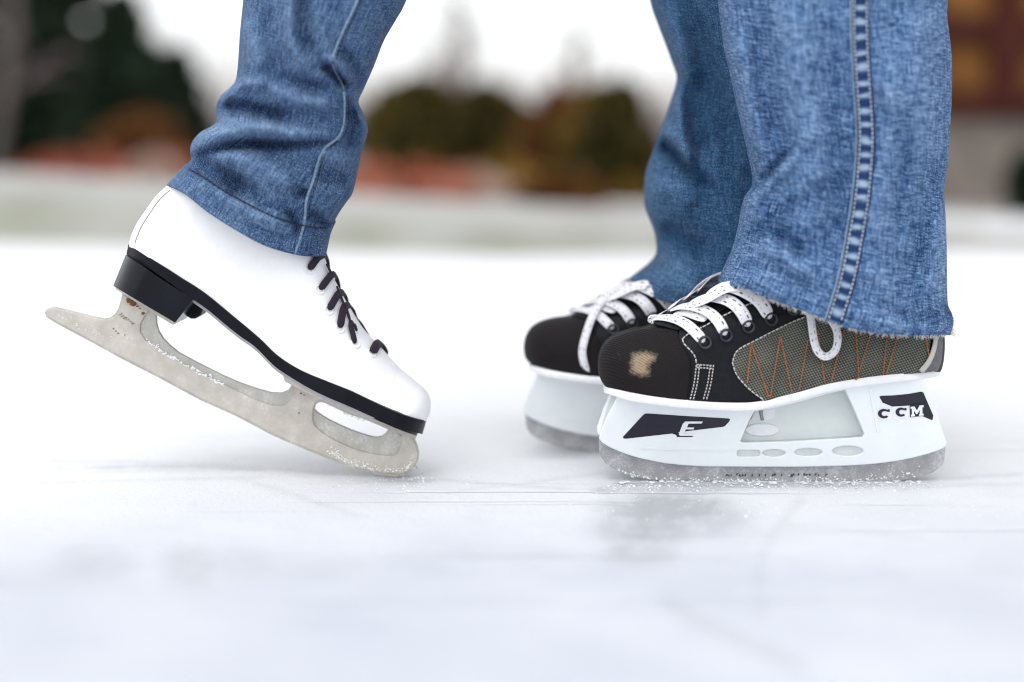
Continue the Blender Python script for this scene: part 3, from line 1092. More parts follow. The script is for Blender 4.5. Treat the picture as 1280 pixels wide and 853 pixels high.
def letter_c(cx, cy, rx, ry, sh):
    o = []
    for a in np.linspace(.55, 2 * math.pi - .55, 22):
        o.append((cx + rx * math.cos(a), cy - ry * math.sin(a) + 0))
    i = []
    for a in np.linspace(2 * math.pi - .8, .8, 18):
        i.append((cx + 10 + rx * .48 * math.cos(a), cy - ry * .48 * math.sin(a)))
    # serif at the upper tip
    return o[::1] + i + [(cx + rx * .62, cy - ry * .25), (cx + rx * 1.02, cy - ry * .25), (cx + rx * 1.02, cy - ry * .95), (cx + rx * .85, cy - ry * .95)]


def clean_c(cx, cy, rx, ry):
    pts = [(cx + rx * 1.0, cy - ry * .95), (cx + rx * .78, cy - ry * .92), (cx + rx * .70, cy - ry * .82)]
    for a in np.linspace(1.0, 2 * math.pi - .70, 20):
        pts.append((cx + rx * math.cos(a), cy - ry * math.sin(a)))
    for a in np.linspace(2 * math.pi - .80, 1.1, 16):
        pts.append((cx + rx * .12 + rx * .50 * math.cos(a), cy - ry * .55 * math.sin(a)))
    pts += [(cx + rx * .72, cy - ry * .40), (cx + rx * 1.0, cy - ry * .40)]
    return pts


decal('printed_letter', q(clean_c(265, 612, 78, 62)), M['decal_black'], hk, lift=.0011)
decal('printed_letter', q(clean_c(495, 592, 72, 60)), M['decal_black'], hk, lift=.0011)
mx = [(622, 522), (672, 515), (708, 570), (742, 505), (795, 497), (795, 525), (778, 530), (780, 612), (795, 613), (795, 636), (735, 642), (735, 618), (745, 616), (744, 560), (712, 618), (698, 620), (666, 570),
      (668, 622), (680, 624), (680, 646), (628, 652), (628, 628), (640, 624), (638, 545), (622, 546)]
decal('printed_letter', q(mx), M['decal_white'], hk, lift=.0013)
# moulding slits under the rim
for x, y, L in ((809, 510.5, 10), (857, 513.5, 10), (906, 515, 11), (1084, 486.5, 6), (1125, 482.8, 8), (1152, 480, 4)):
    z = at(x, y)[2]
    c = at(x, y, HY - hold_lin(z) - .0002)
    mb = MB()
    mb.box(c, L / 1526 / 2, .0007, .0005)
    mb.build('moulding_slit', M['seam_grey'], hk, smooth=False)


def crumbs(path, n, spread, r0, r1, Yf, name, parent, bias=0):
    mb = MB()
    Pp = spl(path, 400)
    for _ in range(n):
        p = Pp[random.randrange(400)] + np.array([random.gauss(0, 2), -abs(random.gauss(0, spread)) + bias])
        r = random.uniform(r0, r1)
        mb.blob(at(p[0], p[1], Yf + random.uniform(-.0008, .0003)), r, (1.2, .45, .9))
    o = mb.build(name, M['snow_bits'], parent, smooth=True, angle=50)
    tag(o, kind='stuff')
    return o


crumbs([(770, 588), (800, 598), (850, 601), (950, 602), (1080, 601), (1140, 596)], 170, 2.5, .0003, .0010, HY - .0024, 'snow_crust', hk)
crumbs([(1080, 598), (1130, 590), (1172, 578)], 24, 8, .0003, .0007, HY - .0024, 'snow_crust', hk, 4)


def copy_tree(o, parent=None):
    c = o.copy()
    col.objects.link(c)
    c.parent = parent
    for ch in list(o.children):
        copy_tree(ch, c)
    return c


# far hockey skate: the mirrored mate
FY = .125
fk = copy_tree(hk)
for ch in list(fk.children):
    if ch.name.split('.')[0] in ('printed_flash', 'printed_letter', 'printed_tile', 'runner_print') or ch.name.startswith('snow_crust'):
        pass
p_near = at(748, 603, HY) * [1, 1, 0]
gf = ground(657, 561)
fk.scale = (1, -1, 1)
fk.rotation_euler = (0, 0, math.radians(-4))
off0 = np.array(hk.location) - np.array([at(749, 560, 0)[0], 0, 0])
front_far = at(657, 530, FY)
fk.location = (front_far[0] + off0[0] * math.cos(math.radians(4)), FY - off0[0] * math.sin(math.radians(4)), 0)
tag(fk, 'blurred black hockey skate standing farther back, partly hidden behind the nearer one', 'ice skate', 'hockey skates worn by one person')
zs_ = at(800, 494, 0)[2]
for ch in fk.children:
    if ch.name.split('.')[0] in ('boot', 'toe_cap', 'quarter_panel', 'side_mesh_panel', 'heel_counter', 'heel_piping', 'white_stitching', 'orange_stitching', 'eyelet', 'tongue', 'lace'):
        ch.scale = (1, 1, .86)
        ch.location = (0, 0, zs_ * .14 + .003)
bpy.context.view_layer.update()
# its hanging lace end (faces the camera on this skate)
mb = MB()
P = spl([(790, 356), (772, 361), (755, 373), (741, 395), (732, 420), (728, 438), (729, 450), (733, 466)], 50)
S = np.array([at(p[0], p[1], FY - np.interp(p[1], [356, 380, 400, 430, 450, 466], [.028, .040, .050, .052, .052, .050])) for p in P])
Nv = np.tile(np.array([-.35, -.9, .2]), (50, 1))
mb.ribbon(S, Nv, .0072, .002)
o = mb.build('lace_end', M['lace'], None)
for v in o.data.vertices:
    v.co = fk.matrix_world.inverted() @ v.co
o.parent = fk

# =================================================================== FIGURE SKATE
GY = .012
fs = empty('figure_skate', ground(505, 597), 'white figure skate with black sole, tipped forward onto the toe of its blade', 'ice skate')
f_bottom = [(531, 528), (510, 521.5), (488, 513), (462, 501), (438, 489.5), (412, 479), (386, 468.5), (367, 459), (345, 444), (322, 422), (285, 391), (254, 366), (226, 348), (195, 328), (162, 307)]
f_top = [(531, 528), (536, 520), (538.8, 508), (536.5, 496), (530.5, 487), (521, 479), (510, 470), (499, 461), (487, 448), (477, 436.5), (467, 426.5), (457, 416), (449, 405), (441, 392), (433, 379),
         (426, 366), (419, 353), (411, 338), (405, 320), (404, 300), (408, 260), (404, 215), (385, 180), (330, 170), (285, 178), (258, 196), (228, 217), (208, 233.5), (195, 246), (182, 264), (171.5, 280), (165, 295),
         (162, 307)]
fb = Boot(f_bottom, f_top, [(0, .026), (.12, .031), (.35, .031), (.55, .036), (.75, .044), (.9, .042), (1, .038)],
          [(0, .028), (.06, .034), (.15, .032), (.3, .026), (.45, .024), (.6, .025), (.8, .028), (.92, .026), (1, .024)], GY, .10, .14)
fb.body('boot', M['white_leather'], fs)

f_low = [(528, 543), (512, 539), (496, 534), (467, 522), (438, 509), (412, 498), (389, 487), (362, 471), (342, 457), (319, 434), (298, 419), (277, 402), (259, 387), (232, 368), (200, 345), (158, 318)]
f_hi = [(532.5, 528)] + f_bottom[1:-1] + [(160.5, 306.5)]
FB = spl(f_hi, 200)
wF = fb.w(at(FB[:, 0], FB[:, 1] - 5, GY)[:, [0, 2]])


def fsole_w(t):
    e = min(t, 1 - t)
    cap = .043 * math.sqrt(max(0, 1 - (1 - min(e / .09, 1)) ** 2))
    return max(.004, min(float(np.interp(t, np.linspace(0, 1, 200), wF)) + .0022, cap + .004))


strip_body('sole', [(x, y - .6) for x, y in f_hi], f_low, fsole_w, GY, M['black_rubber'], fs, n=120, angle=40)
strip_body('welt', [(x, y - 2) for x, y in f_low[3:14]], [(x, y + 4) for x, y in f_low[3:14]], lambda t: fsole_w(.2 + .62 * t) - .006, GY, M['welt_grey'], fs, n=60, angle=40)


def heel_w(t):
    return .0325 * math.sqrt(max(0.015, 1 - (1 - min(t / .35, 1)) ** 2)) + .001


# heel: rows run from the back of the heel to its front face
strip_body('heel', [(157, 319), (180, 334), (200, 348), (222, 362), (242, 374)], [(141.5, 357.5), (158, 367.5), (178, 379.5), (200, 392.5), (219, 403.5)], heel_w, GY, M['heel_black'], fs, n=60, angle=40)
cut_shape('heel_breast', [(226, 388), (236, 374), (246, 378), (254.5, 384), (250, 395), (243.5, 399), (238, 399), (230, 394)], [], lambda z: .012, .024, M['black_rubber'], fs, bev=.002, sides=(0,), Yc=GY + .012)
# mounting plates
strip_body('sole_plate', [(143, 358), (180, 380), (218.5, 403.5)], [(145, 362), (180, 384.3), (216, 406.5)], lambda t: .024 * math.sqrt(max(.02, 1 - (1 - min(t / .2, 1)) ** 2)), GY, M['blade_chrome'], fs, n=40)
strip_body('sole_plate', [(354, 470), (389, 488), (438, 510.5), (496, 536), (521, 545)], [(356, 477), (389, 494), (438, 516.5), (496, 541.5), (519, 549)], lambda t: .028 * math.sqrt(max(.05, 1 - (2 * t - 1) ** 4)), GY,
           M['blade_chrome'], fs, n=50)
core = [(55.5, 391), (58, 387.5), (62, 385), (66, 384), (80, 387), (96, 391), (115, 396), (130, 398.5), (138, 397), (144, 392), (148, 385), (150, 378), (153, 366), (195, 391), (195.5, 405), (198, 414), (204, 424), (212, 432),
        (223, 441), (245, 453), (279, 470), (300, 479), (320, 486), (338, 491), (352, 491.5), (360, 488), (364, 482), (360, 474), (389, 490), (438, 513), (496, 538), (516, 545), (521, 556), (524, 567), (522.5, 576), (519, 582),
        (521.5, 586.5), (515, 588.5), (511, 592), (507, 591.5), (504, 596), (499, 594.5), (495, 597), (489, 595.2), (484, 596), (478, 593.8), (472, 594.3), (466, 592), (450, 588), (420, 578), (394, 567.5), (365, 555.5),
        (337, 543), (317, 532), (293, 519.5), (251, 501), (197, 472), (152, 449), (110, 426), (71, 405), (58, 397)]
hole1 = spl([(393, 512), (394, 507), (397.5, 503.8), (406, 504.2), (438, 518.5), (469, 528.5), (484, 533), (484.5, 538), (479, 544.5), (472, 546.8), (462, 545.5), (438, 537.5), (414, 526.5), (398, 517), (393, 512)], 44)[:-1]
cut_shape('blade', core, [hole1], lambda z: .0022, .0044, M['blade_core'], fs, bev=.0004, sides=(0,), Yc=GY)
face = [(56.5, 391.5), (59, 388.3), (63, 386.2), (66, 385.2), (80, 388.3), (96, 392.3), (115, 397.3), (131, 400), (140, 398), (146, 393), (150, 386), (152, 379), (154.5, 369), (186, 388), (179, 398), (175, 406), (175, 415), (181, 425), (209, 444), (237, 460),
        (282, 482), (320, 500), (340, 507), (354, 507.5), (363, 501), (368, 490), (367, 480), (389, 492), (438, 515), (496, 540), (515, 547), (519.5, 557), (522.5, 567), (521, 576), (517.5, 582),
        (512, 588), (500, 593), (478, 591.5), (466, 589.5), (450, 585.5), (420, 575.3), (394, 564.8), (365, 552.8), (337, 540.3), (317, 529.3), (293, 516.8), (251, 498.3), (197, 469.3), (152, 446.3), (110, 423.3), (71, 402.6), (59, 395.5)]
hole2 = spl([(391, 517), (392, 508), (397, 501.8), (408, 502), (438, 516.5), (469, 528), (490, 536), (499, 541), (502, 549), (500, 560), (493, 569), (478, 569), (446, 562.5), (414, 548), (396, 535), (391, 526), (391, 517)], 50)[:-1]
cut_shape('blade_face', face, [hole2], lambda z: .0034, .0016, M['blade_chrome'], fs, bev=.0005, sides=(-1, 1), Yc=GY)
# rust, engraved size
mb = MB()
for (x, y, r) in ((163, 377, .0030), (167, 379.5, .0028), (160, 375, .0017), (172, 383, .0012), (179, 392, .0014), (145, 414, .0010), (147.5, 417, .0008), (142, 411, .0007), (156, 419, .0006), (374, 516.5, .0009),
                  (175, 386, .0009), (376, 492, .0009), (380, 494, .0007)):
    mb.blob(at(x, y, GY - .0036), r, (1.1, .10, .8))
mb.build('rust', M['rust'], fs)


def strokes(mb, glyph, o, sx, sy, rot, Yp, r):
    ca, sa = math.cos(rot), math.sin(rot)
    for line in glyph:
        P = [at(o[0] + (x * sx) * ca - (y * sy) * sa, o[1] + (x * sx) * sa + (y * sy) * ca, Yp) for x, y in line]
        mb.tube(lin(P, max(2, len(P))), r, 5)


GL = {'7': [[(0, 0), (1, 0), (.4, 1)]], '1': [[(.2, .2), (.6, 0), (.6, 1)]], '0': [[(.5, 0), (.95, .25), (.95, .75), (.5, 1), (.05, .75), (.05, .25), (.5, 0)]], '/': [[(1, 0), (0, 1)]],
      '8': [[(.5, .5), (.9, .25), (.5, 0), (.1, .25), (.5, .5), (.95, .75), (.5, 1), (.05, .75), (.5, .5)]]}
mb = MB()
ang = math.radians(80)
for i, ch in enumerate('7107/8'):
    big = i < 3
    o = (152.5 + 3.0 * i, 391.5 + 2.4 * i)
    strokes(mb, GL[ch], o, 2.2 if big else 1.7, 5 if big else 3.6, ang, GY - .0036, .00032)
mb.build('size_engraving', M['engrave'], fs)
crumbs([(183, 424), (209, 442), (245, 462), (282, 481)], 170, 1.6, .0003, .0010, GY - .0030, 'snow_crust', fs, 3)
crumbs([(410, 562), (440, 578), (470, 586), (505, 586), (515, 576)], 150, 4, .0003, .0008, GY - .0036, 'snow_crust', fs, 3)
crumbs([(70, 392), (90, 402), (112, 415), (135, 424)], 30, 4, .0002, .0005, GY - .0036, 'snow_crust', fs, 3)
crumbs([(408, 504), (438, 518.5), (482, 533)], 70, .8, .0003, .0009, GY - .001, 'snow_crust', fs, 1)

# laces across the instep: eyelet on this side, over the ridge, eyelet on the far side
for e, r_, wd in (((386, 337), (401, 318), .0062), ((400, 362), (416, 341), .0060), ((411, 387.5), (424, 365), .0062), ((425, 410), (430, 381), .0068), ((444, 429.5), (437, 401), .0052), ((465.5, 441), (472, 429), .0074)):
    e, r_ = np.array(e, float), np.array(r_, float)
    n = 14
    P = np.array([e + (r_ - e) * t for t in np.linspace(0, 1, n)])
    offs = np.interp(np.linspace(0, 1, n), [0, .25, 1], [.0006, .0026, .0030])
    S = fb.surf(P, offs)
    N = fb.normals(P, .003)
    # over the ridge, then mirrored down the far side a little further towards the toe
    S2 = S[::-1].copy(); S2[:, 1] = 2 * GY - S2[:, 1]
    N2 = N[::-1].copy(); N2[:, 1] *= -1
    sh = np.array([.006, 0, -.007])
    S2 = S2 + sh * np.linspace(0, 1, n)[:, None] * 1.2
    dirn = (S[-1] - S[-3]); dirn /= np.linalg.norm(dirn)
    SS = np.vstack([S[:-1], S2[1:]])
    NN = np.vstack([N[:-1], N2[1:]])
    for _ in range(3):
        SS[1:-1] = (SS[:-2] + 2 * SS[1:-1] + SS[2:]) / 4
        NN[1:-1] = (NN[:-2] + NN[1:-1] + NN[2:]) / 3
    mb = MB()
    mb.ribbon(SS, NN, wd, .0022, taper=True)
    mb.build('lace', M['lace_dark'], fs)
# diagonal run between the crossings, along the ridge
for a, b in (((408, 330), (416, 345)), ((421, 358), (431, 384)), ((431, 380), (438, 402)), ((443, 405), (446, 414))):
    P = lin([a, b], 8)
    S = fb.surf(P, .0028)
    mb = MB()
    mb.ribbon(S, fb.normals(P, .003), .003, .0016, taper=True)
    mb.build('lace', M['lace_dark'], fs)
for e in ((386, 337.5), (399.5, 362.5), (411, 388), (425, 411), (444.5, 430), (465, 441.5)):
    c = fb.surf([e], .0004)[0]
    nn = fb.normals([e], .001)[0]
    a = np.cross(nn, [0, 0, 1.]); a /= np.linalg.norm(a)
    b = np.cross(nn, a)
    mb = MB()
    mb.tube([c + (a * math.cos(t) + b * math.sin(t)) * .0036 for t in np.linspace(0, 2 * math.pi, 21)], .0007, 6, cap=False)
    mb.build('eyelet', M['white_leather'], fs)
# backstay seam
mb = MB()
fb.thread(mb, [(168.5, 304), (172, 294), (178, 281), (187, 267), (199, 250), (212, 238)], .0009, .0007, .0005, n=30)
mb.build('backstay_seam', M['seam_grey'], fs)
mb = MB()
fb.thread(mb, [(487, 449), (494, 462), (487, 480), (470, 486), (440, 482)], .0006, .0004, .0001, n=30)
mb.build('toe_seam', M['white_leather'], fs)

# =================================================================== PERSON LEFT (slim jeans)
pa = empty('person', ground(505, 597), 'person in slim blue jeans with a stitched hem, heel raised in the white skate', 'person', 'two people on skates')
La = [(330, -420), (318, -200), (309, -60), (304, 0), (300, 40), (298, 72), (295, 98), (288, 109), (276, 120), (270, 134), (270.5, 151), (264, 158), (251, 165), (241, 176), (237.5, 188), (239, 198), (233, 207), (226, 215), (210.5, 231.5)]
Ra = [(690, -420), (600, -220), (537, -75), (507, 0), (494, 24), (479, 50), (466, 83), (454, 110), (447, 127), (453, 141), (459, 160), (456, 176), (450, 196), (441, 239), (432, 254), (422, 269), (411, 291), (404.5, 320)]
hema = [(210.5, 231.5), (222, 236.5), (236, 245), (260, 264.5), (296, 288), (331, 307), (367, 318), (388, 320.5), (404.5, 320)]
foldsA = [
    ([(276, 118), (292, 108), (312, 104), (335, 108)], 9, .006, .10), ([(272, 134), (300, 134), (330, 140), (362, 150)], 8, -.0075, -.12),
    ([(272, 150), (300, 152), (330, 158), (352, 160)], 7, .004, .06),
    ([(240, 178), (262, 168), (300, 163), (340, 164), (385, 172), (415, 172)], 11, .007, .12), ([(242, 196), (275, 186), (310, 181), (345, 181), (385, 178), (418, 178)], 6, -.008, -.14),
    ([(244, 198), (262, 207), (285, 224), (310, 240)], 14, -.008, -.12), ([(250, 190), (300, 200), (345, 220), (375, 244)], 14, .006, .08), ([(262, 232), (290, 252), (325, 272), (360, 284)], 9, .005, .06),
    ([(366, -30), (362, 30), (366, 55), (380, 82), (392, 104)], 8, .0045, .05), ([(378, -30), (380, 40), (392, 75)], 9, -.004, -.04),
    ([(402, 80), (412, 86), (424, 98), (434, 110)], 6, -.008, -.10), ([(404, 70), (420, 80), (440, 104)], 7, .005, .05), ([(425, 60), (445, 90), (452, 110)], 8, -.004, -.06),
    ([(432, 112), (448, 128), (457, 155)], 8, .006, .06), ([(437, 130), (442, 160), (436, 190)], 9, -.006, -.10),
    ([(300, 20), (318, 60), (322, 95)], 13, .005, .05), ([(330, 10), (345, 70), (350, 100)], 12, -.004, -.05), ([(395, 10), (404, 40), (408, 70)], 10, .003, .03),
    ([(340, 110), (370, 125), (400, 130), (424, 128)], 10, .005, .07), ([(345, 95), (375, 104), (410, 112)], 8, -.004, -.05),
    ([(364, 236), (376, 240), (384, 246)], 7, -.005, -.08), ([(388, 262), (400, 274), (412, 284)], 7, -.005, -.08), ([(386, 250), (402, 262), (418, 268)], 7, .004, .03),
    ([(358, 262), (366, 278), (372, 292)], 6, -.004, -.1), ([(400, 190), (425, 200), (442, 196)], 10, .004, .03), ([(396, 215), (420, 222), (438, 222)], 9, -.004, -.05),
    ([(300, 210), (330, 235), (350, 262)], 7, .003, .05),
]
TA = Trouser(La, Ra, hema, GY, lambda t: np.interp(t, [0, .45, .7, .9, 1], [.085, .064, .062, .056, .057]), foldsA, sag=.25, n=230, K=170, noise_amp=.0022, seed=1, blend_len=.16)
nA = 230
i_h = nA - 8
# hem band starts where the stitch line runs
tj = TA.mesh('trouser_leg', M['denim_left'], pa, 0, nA - 2, lip=False)
TA.mesh('hem', M['denim_left'], tj, nA - 13, nA, push=.0016, lip=True)


def hem_curve_row(tr, row, k0=2, k1=None, step=4):
    P = tr.PX[row]
    return P[k0:k1:step]


rowp = TA.PX[nA - 11]
stitches(TA, rowp[4:-3:6], M['stitch_dark'], 'hem_stitching', tj, 5.2, 1.2, .0012, .0010, .0034)
# long seam: a narrow turned ridge of denim
seamA = [(470, -60), (447, 0), (435, 26), (423, 52), (416, 72), (418, 88), (428, 106), (430.5, 130), (429, 159), (421, 174), (405, 186), (397, 205), (391, 227), (383, 250), (381.5, 268), (379, 285), (372, 306), (368.5, 318)]
P = spl(seamA, 120)
Nn = seam_normals(TA, P)
S = TA.on(P, .0012)
for _ in range(3):
    S[1:-1] = (S[:-2] + S[1:-1] + S[2:]) / 3
mb = MB()
mb.ribbon(S, Nn, .0020, .0016, n=10)
sm = mb.build('side_seam', M['denim_edge'], tj)
stitches(TA, [(x + 5, y + 1) for x, y in seamA[1:]], M['stitch_dark'], 'seam_stitching', tj, 3.5, 2.0, .0007, .0006, .0008)

# =================================================================== PERSON RIGHT (wide bootcut jeans)
pb = empty('person', at(1000, 603, .06) * [1, 1, 0], 'person in wide faded bootcut jeans with raw hems, standing flat in hockey skates', 'person', 'two people on skates')
Lb = [(872, -420), (884, -200), (895, -60), (900, 0), (906, 52), (915, 93), (923, 130), (931, 165), (938, 195), (943, 219), (942, 234), (934, 246), (929, 262), (924, 289), (917, 315), (906, 340), (899, 356)]
Rb = [(1215, -420), (1196, -200), (1188, -60), (1185, 0), (1184, 20), (1187.5, 48), (1190, 77), (1189.5, 129), (1187, 170), (1185, 206), (1180.5, 232), (1181, 255), (1182.5, 278), (1183.5, 315), (1184, 350), (1185, 380), (1190, 392), (1192, 404),
      (1188, 419)]
hemb = [(899, 356), (912, 357), (935, 363), (971, 378), (1007, 391), (1033, 401), (1058, 410), (1080, 415), (1100, 418), (1141, 420.5), (1172, 420), (1188, 419)]
foldsB = [
    ([(932, 246), (944, 234), (958, 222), (972, 208), (990, 188)], 6, -.007, -.05), ([(928, 252), (944, 242), (962, 230), (980, 212), (1000, 190)], 9, .0075, .06), ([(940, 270), (975, 258), (1020, 240), (1050, 225)], 16, -.004, -.10), ([(930, 270), (955, 262), (985, 245), (1010, 230)], 18, .006, .05),
    ([(928, 300), (950, 290), (970, 285)], 10, -.003, -.06), ([(965, 285), (985, 300), (1008, 322)], 10, -.005, -.08), ([(950, 310), (985, 325), (1015, 350)], 14, .005, .06),
    ([(912, 345), (945, 350), (990, 372)], 9, .003, .04), ([(915, 30), (925, 80), (940, 150), (955, 200)], 16, .006, .05), ([(945, 20), (955, 90), (968, 150), (978, 190)], 16, -.005, -.04),
    ([(1000, -20), (1000, 60), (1005, 140), (1020, 220), (1010, 300)], 26, .007, .06), ([(1040, 60), (1048, 150), (1052, 240), (1035, 330)], 20, -.004, -.04),
    ([(1150, -10), (1152, 60), (1150, 140), (1140, 220)], 20, .006, .05), ([(1115, 60), (1118, 160), (1105, 260), (1095, 330)], 18, .004, .05), ([(1130, 130), (1128, 220), (1118, 300)], 12, -.005, -.04),
    ([(1160, 190), (1163, 250), (1150, 320), (1140, 370)], 16, -.006, -.05), ([(1175, 270), (1168, 330), (1172, 380)], 14, .006, .06), ([(1180, 380), (1186, 392), (1188, 400)], 5, -.008, -.15),
    ([(1095, 100), (1110, 118), (1120, 140)], 8, .004, .05), ([(1120, 395), (1150, 398), (1180, 392)], 8, -.003, -.06), ([(1060, 390), (1110, 404), (1160, 406)], 8, .003, .05),
     ([(1085, 340), (1100, 350), (1112, 380)], 8, .003, .05), ([(980, 190), (1010, 196), (1045, 190)], 14, -.003, -.04),
]
TB = Trouser(Lb, Rb, hemb, .0, lambda t: np.interp(t, [0, .5, .75, 1], [.092, .082, .080, .082]), foldsB, sag=.25, n=230, K=190, noise_amp=.0020, seed=4, blend_len=.2)
nb = 230
jb = TB.mesh('trouser_leg', M['denim_right'], pb, 0, nb, lip=True)
seamB = [(1079, -60), (1075.5, 0), (1075.5, 40), (1076.5, 67), (1078.5, 100), (1080.5, 129), (1082.5, 170), (1080.5, 210), (1077, 248), (1073, 275), (1068.5, 300), (1064, 326), (1058.5, 351), (1051.5, 375), (1043, 401)]
P = spl(seamB, 220)
Nn = seam_normals(TB, P)
S = TB.on(P, .0004)
for _ in range(3):
    S[1:-1] = (S[:-2] + S[1:-1] + S[2:]) / 3
# little rope-like puckers along the seam allowance
ds = np.concatenate([[0], np.cumsum(np.linalg.norm(np.diff(S, axis=0), axis=1))])
S = S + Nn * (.0003 + .0003 * np.sin(ds / .0108 * 2 * math.pi))[:, None]
mb = MB()
mb.ribbon(S, Nn, .0135, .0018, n=14)
sb = mb.build('side_seam', M['seam'], jb)
mb = MB()
Pl = spl([(x - 11.8, y - 1) for x, y in seamB], 200)
Sl = TB.on(Pl, .0012)
for _ in range(3):
    Sl[1:-1] = (Sl[:-2] + Sl[1:-1] + Sl[2:]) / 3
mb.ribbon(Sl, seam_normals(TB, Pl), .0016, .0022, n=8)
mb.build('seam_edge', M['denim_edge'], jb)
for dx, sm_ in ((-7.6, 'stitch_white'), (8.2, 'stitch_white')):
    stitches(TB, [(x + dx, y + dx * .12) for x, y in seamB], M[sm_], 'seam_stitching', jb, 3.4, 2.2, .0009, .0009, .0030)
# frayed threads at the raw hem
mb = MB()
Hp = spl(hemb, 300)
for _ in range(150):
    i = random.randrange(4, 296)
    p = Hp[i] + [0, -1]
    a = TB.on([p], .0006)[0]
    L = random.uniform(.0012, .0036)
    b = a + np.array([random.gauss(0, .0012), random.gauss(-.0004, .0005), -L])
    mb.tube([a, (a + b) / 2 + [random.gauss(0, .0005), 0, 0], b], .00022, 4)
for _ in range(60):
    a = at(1188 + random.uniform(-4, 3), 405 + random.uniform(-10, 13), -.008)
    b = a + np.array([random.uniform(0, .004), random.gauss(0, .002), random.gauss(-.001, .0015)])
    mb.tube([a, (a + b) / 2, b], .00024, 4)
mb.build('frayed_edge', M['stitch_pale'], jb)

Lc = [(745, -420), (780, -200), (803, -60), (813.5, 0), (822, 26), (832, 52), (841, 76), (847, 93), (846, 104), (844, 112), (838, 130), (831, 150), (823, 170), (816, 191), (809, 210), (806, 230), (806.5, 258), (812, 274), (818, 289), (821, 305),
      (820.5, 321), (812, 333), (802, 341), (789, 351)]
Rc = [(1090, -420), (1060, -200), (1048, -60), (1040, 0), (1040, 52), (1043, 93), (1046, 130), (1050, 165), (1055, 190), (1060, 220), (1062, 250), (1062, 280), (1064, 300), (1066, 320), (1070, 340), (1075, 352), (1078, 362)]
hemc = [(789, 351), (797, 361), (811, 370), (837, 378), (870, 386), (920, 394), (980, 396), (1040, 384), (1078, 362)]
foldsC = [
    ([(846, 100), (850, 150), (862, 200), (888, 240)], 9, .009, .08), ([(868, 90), (874, 150), (886, 200)], 16, -.010, -.10), ([(812, 178), (836, 186), (866, 212), (890, 240)], 9, -.011, -.18), ([(830, 150), (842, 175), (868, 205)], 8, .006, .10), ([(815, 240), (840, 235), (870, 260)], 16, .006, .05),
    ([(822, 290), (850, 295), (885, 320)], 14, -.006, -.08), ([(830, 10), (855, 70), (880, 160), (900, 230)], 16, .006, .04), ([(860, 0), (890, 100), (915, 200)], 18, -.006, -.06),
    ([(806, 345), (840, 355), (880, 365)], 12, .005, .05), ([(826, 318), (850, 335), (880, 345)], 10, .004, .05),
]
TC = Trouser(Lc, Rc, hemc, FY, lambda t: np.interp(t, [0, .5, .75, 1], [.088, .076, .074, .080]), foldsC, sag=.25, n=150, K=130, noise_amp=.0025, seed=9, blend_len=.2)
TC.mesh('trouser_leg', M['denim_far_shaded'], pb, 0, 150, lip=True)


# =================================================================== ICE
def axis(dense0, dense1, step, far, grow=1.22):
    a = list(np.arange(dense0, dense1 + step / 2, step))
    s_, x = step, a[-1]
    while x < far:
        s_ *= grow
        x += s_
        a.append(x)
    s_, x = step, a[0]
    while x > -far:
        s_ *= grow
        x -= s_
        a.insert(0, x)
    return np.array(a)


def ice_mat():
    m, nt, b = new_mat('frosted_ice')
    tc = nd(nt, 'ShaderNodeTexCoord').outputs['Object']
    grey_ice = nd(nt, 'ShaderNodeAttribute', attribute_name='grey_ice').outputs['Fac']
    g = nz(nt, tc, 700, 3, .7)
    g2 = nz(nt, tc, 160, 4, .65)
    cl = nz(nt, tc, 6, 4, .55)
    # skate tracks: thin long streaks at a few headings
    trk = None
    for rz, sc, th in ((.12, 55, .70), (-.32, 40, .715), (.75, 34, .72), (1.35, 36, .73)):
        st = nz(nt, mapped(nt, tc, (.9, sc, 1), (0, 0, rz)), 1, 3, .55)
        t_ = ramp(nt, st, [(th - .06, (0, 0, 0)), (th, (1, 1, 1)), (th + .03, (.2, .2, .2))])
        t_ = mth(nt, 'MULTIPLY', t_, 1.0)
        trk = t_ if trk is None else mth(nt, 'MAXIMUM', trk, t_)
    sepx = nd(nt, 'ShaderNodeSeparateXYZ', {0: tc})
    frost_or_light = ramp(nt, mth(nt, 'MULTIPLY_ADD', cl, .25, mth(nt, 'MULTIPLY_ADD', sepx.outputs[1], 1.6, .42)), [(.1, (0, 0, 0)), (.62, (1, 1, 1))])  # ice painted paler with depth, as if more light fell round the skates
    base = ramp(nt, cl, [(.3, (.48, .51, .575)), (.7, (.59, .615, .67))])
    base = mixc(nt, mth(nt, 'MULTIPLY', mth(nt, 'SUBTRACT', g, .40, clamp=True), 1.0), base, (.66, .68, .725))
    base = mixc(nt, frost_or_light, base, (.735, .75, .775))
    w2 = mth(nt, 'MULTIPLY', grey_ice, mth(nt, 'MULTIPLY_ADD', g2, .9, .55), clamp=True)
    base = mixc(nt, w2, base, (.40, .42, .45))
    base = mixc(nt, mth(nt, 'MULTIPLY', trk, .36), base, (.42, .45, .50))
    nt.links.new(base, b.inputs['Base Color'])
    nt.links.new(mth(nt, 'MULTIPLY_ADD', w2, -.25, .68), b.inputs['Roughness'])
    b.inputs['IOR'].default_value = 1.31
    b.inputs['Specular IOR Level'].default_value = .35
    hgt = mth(nt, 'MULTIPLY_ADD', g2, .8, mth(nt, 'MULTIPLY_ADD', g, .5, mth(nt, 'MULTIPLY', trk, -1.2)))
    bump(nt, b, hgt, .8, .0020)
    return m


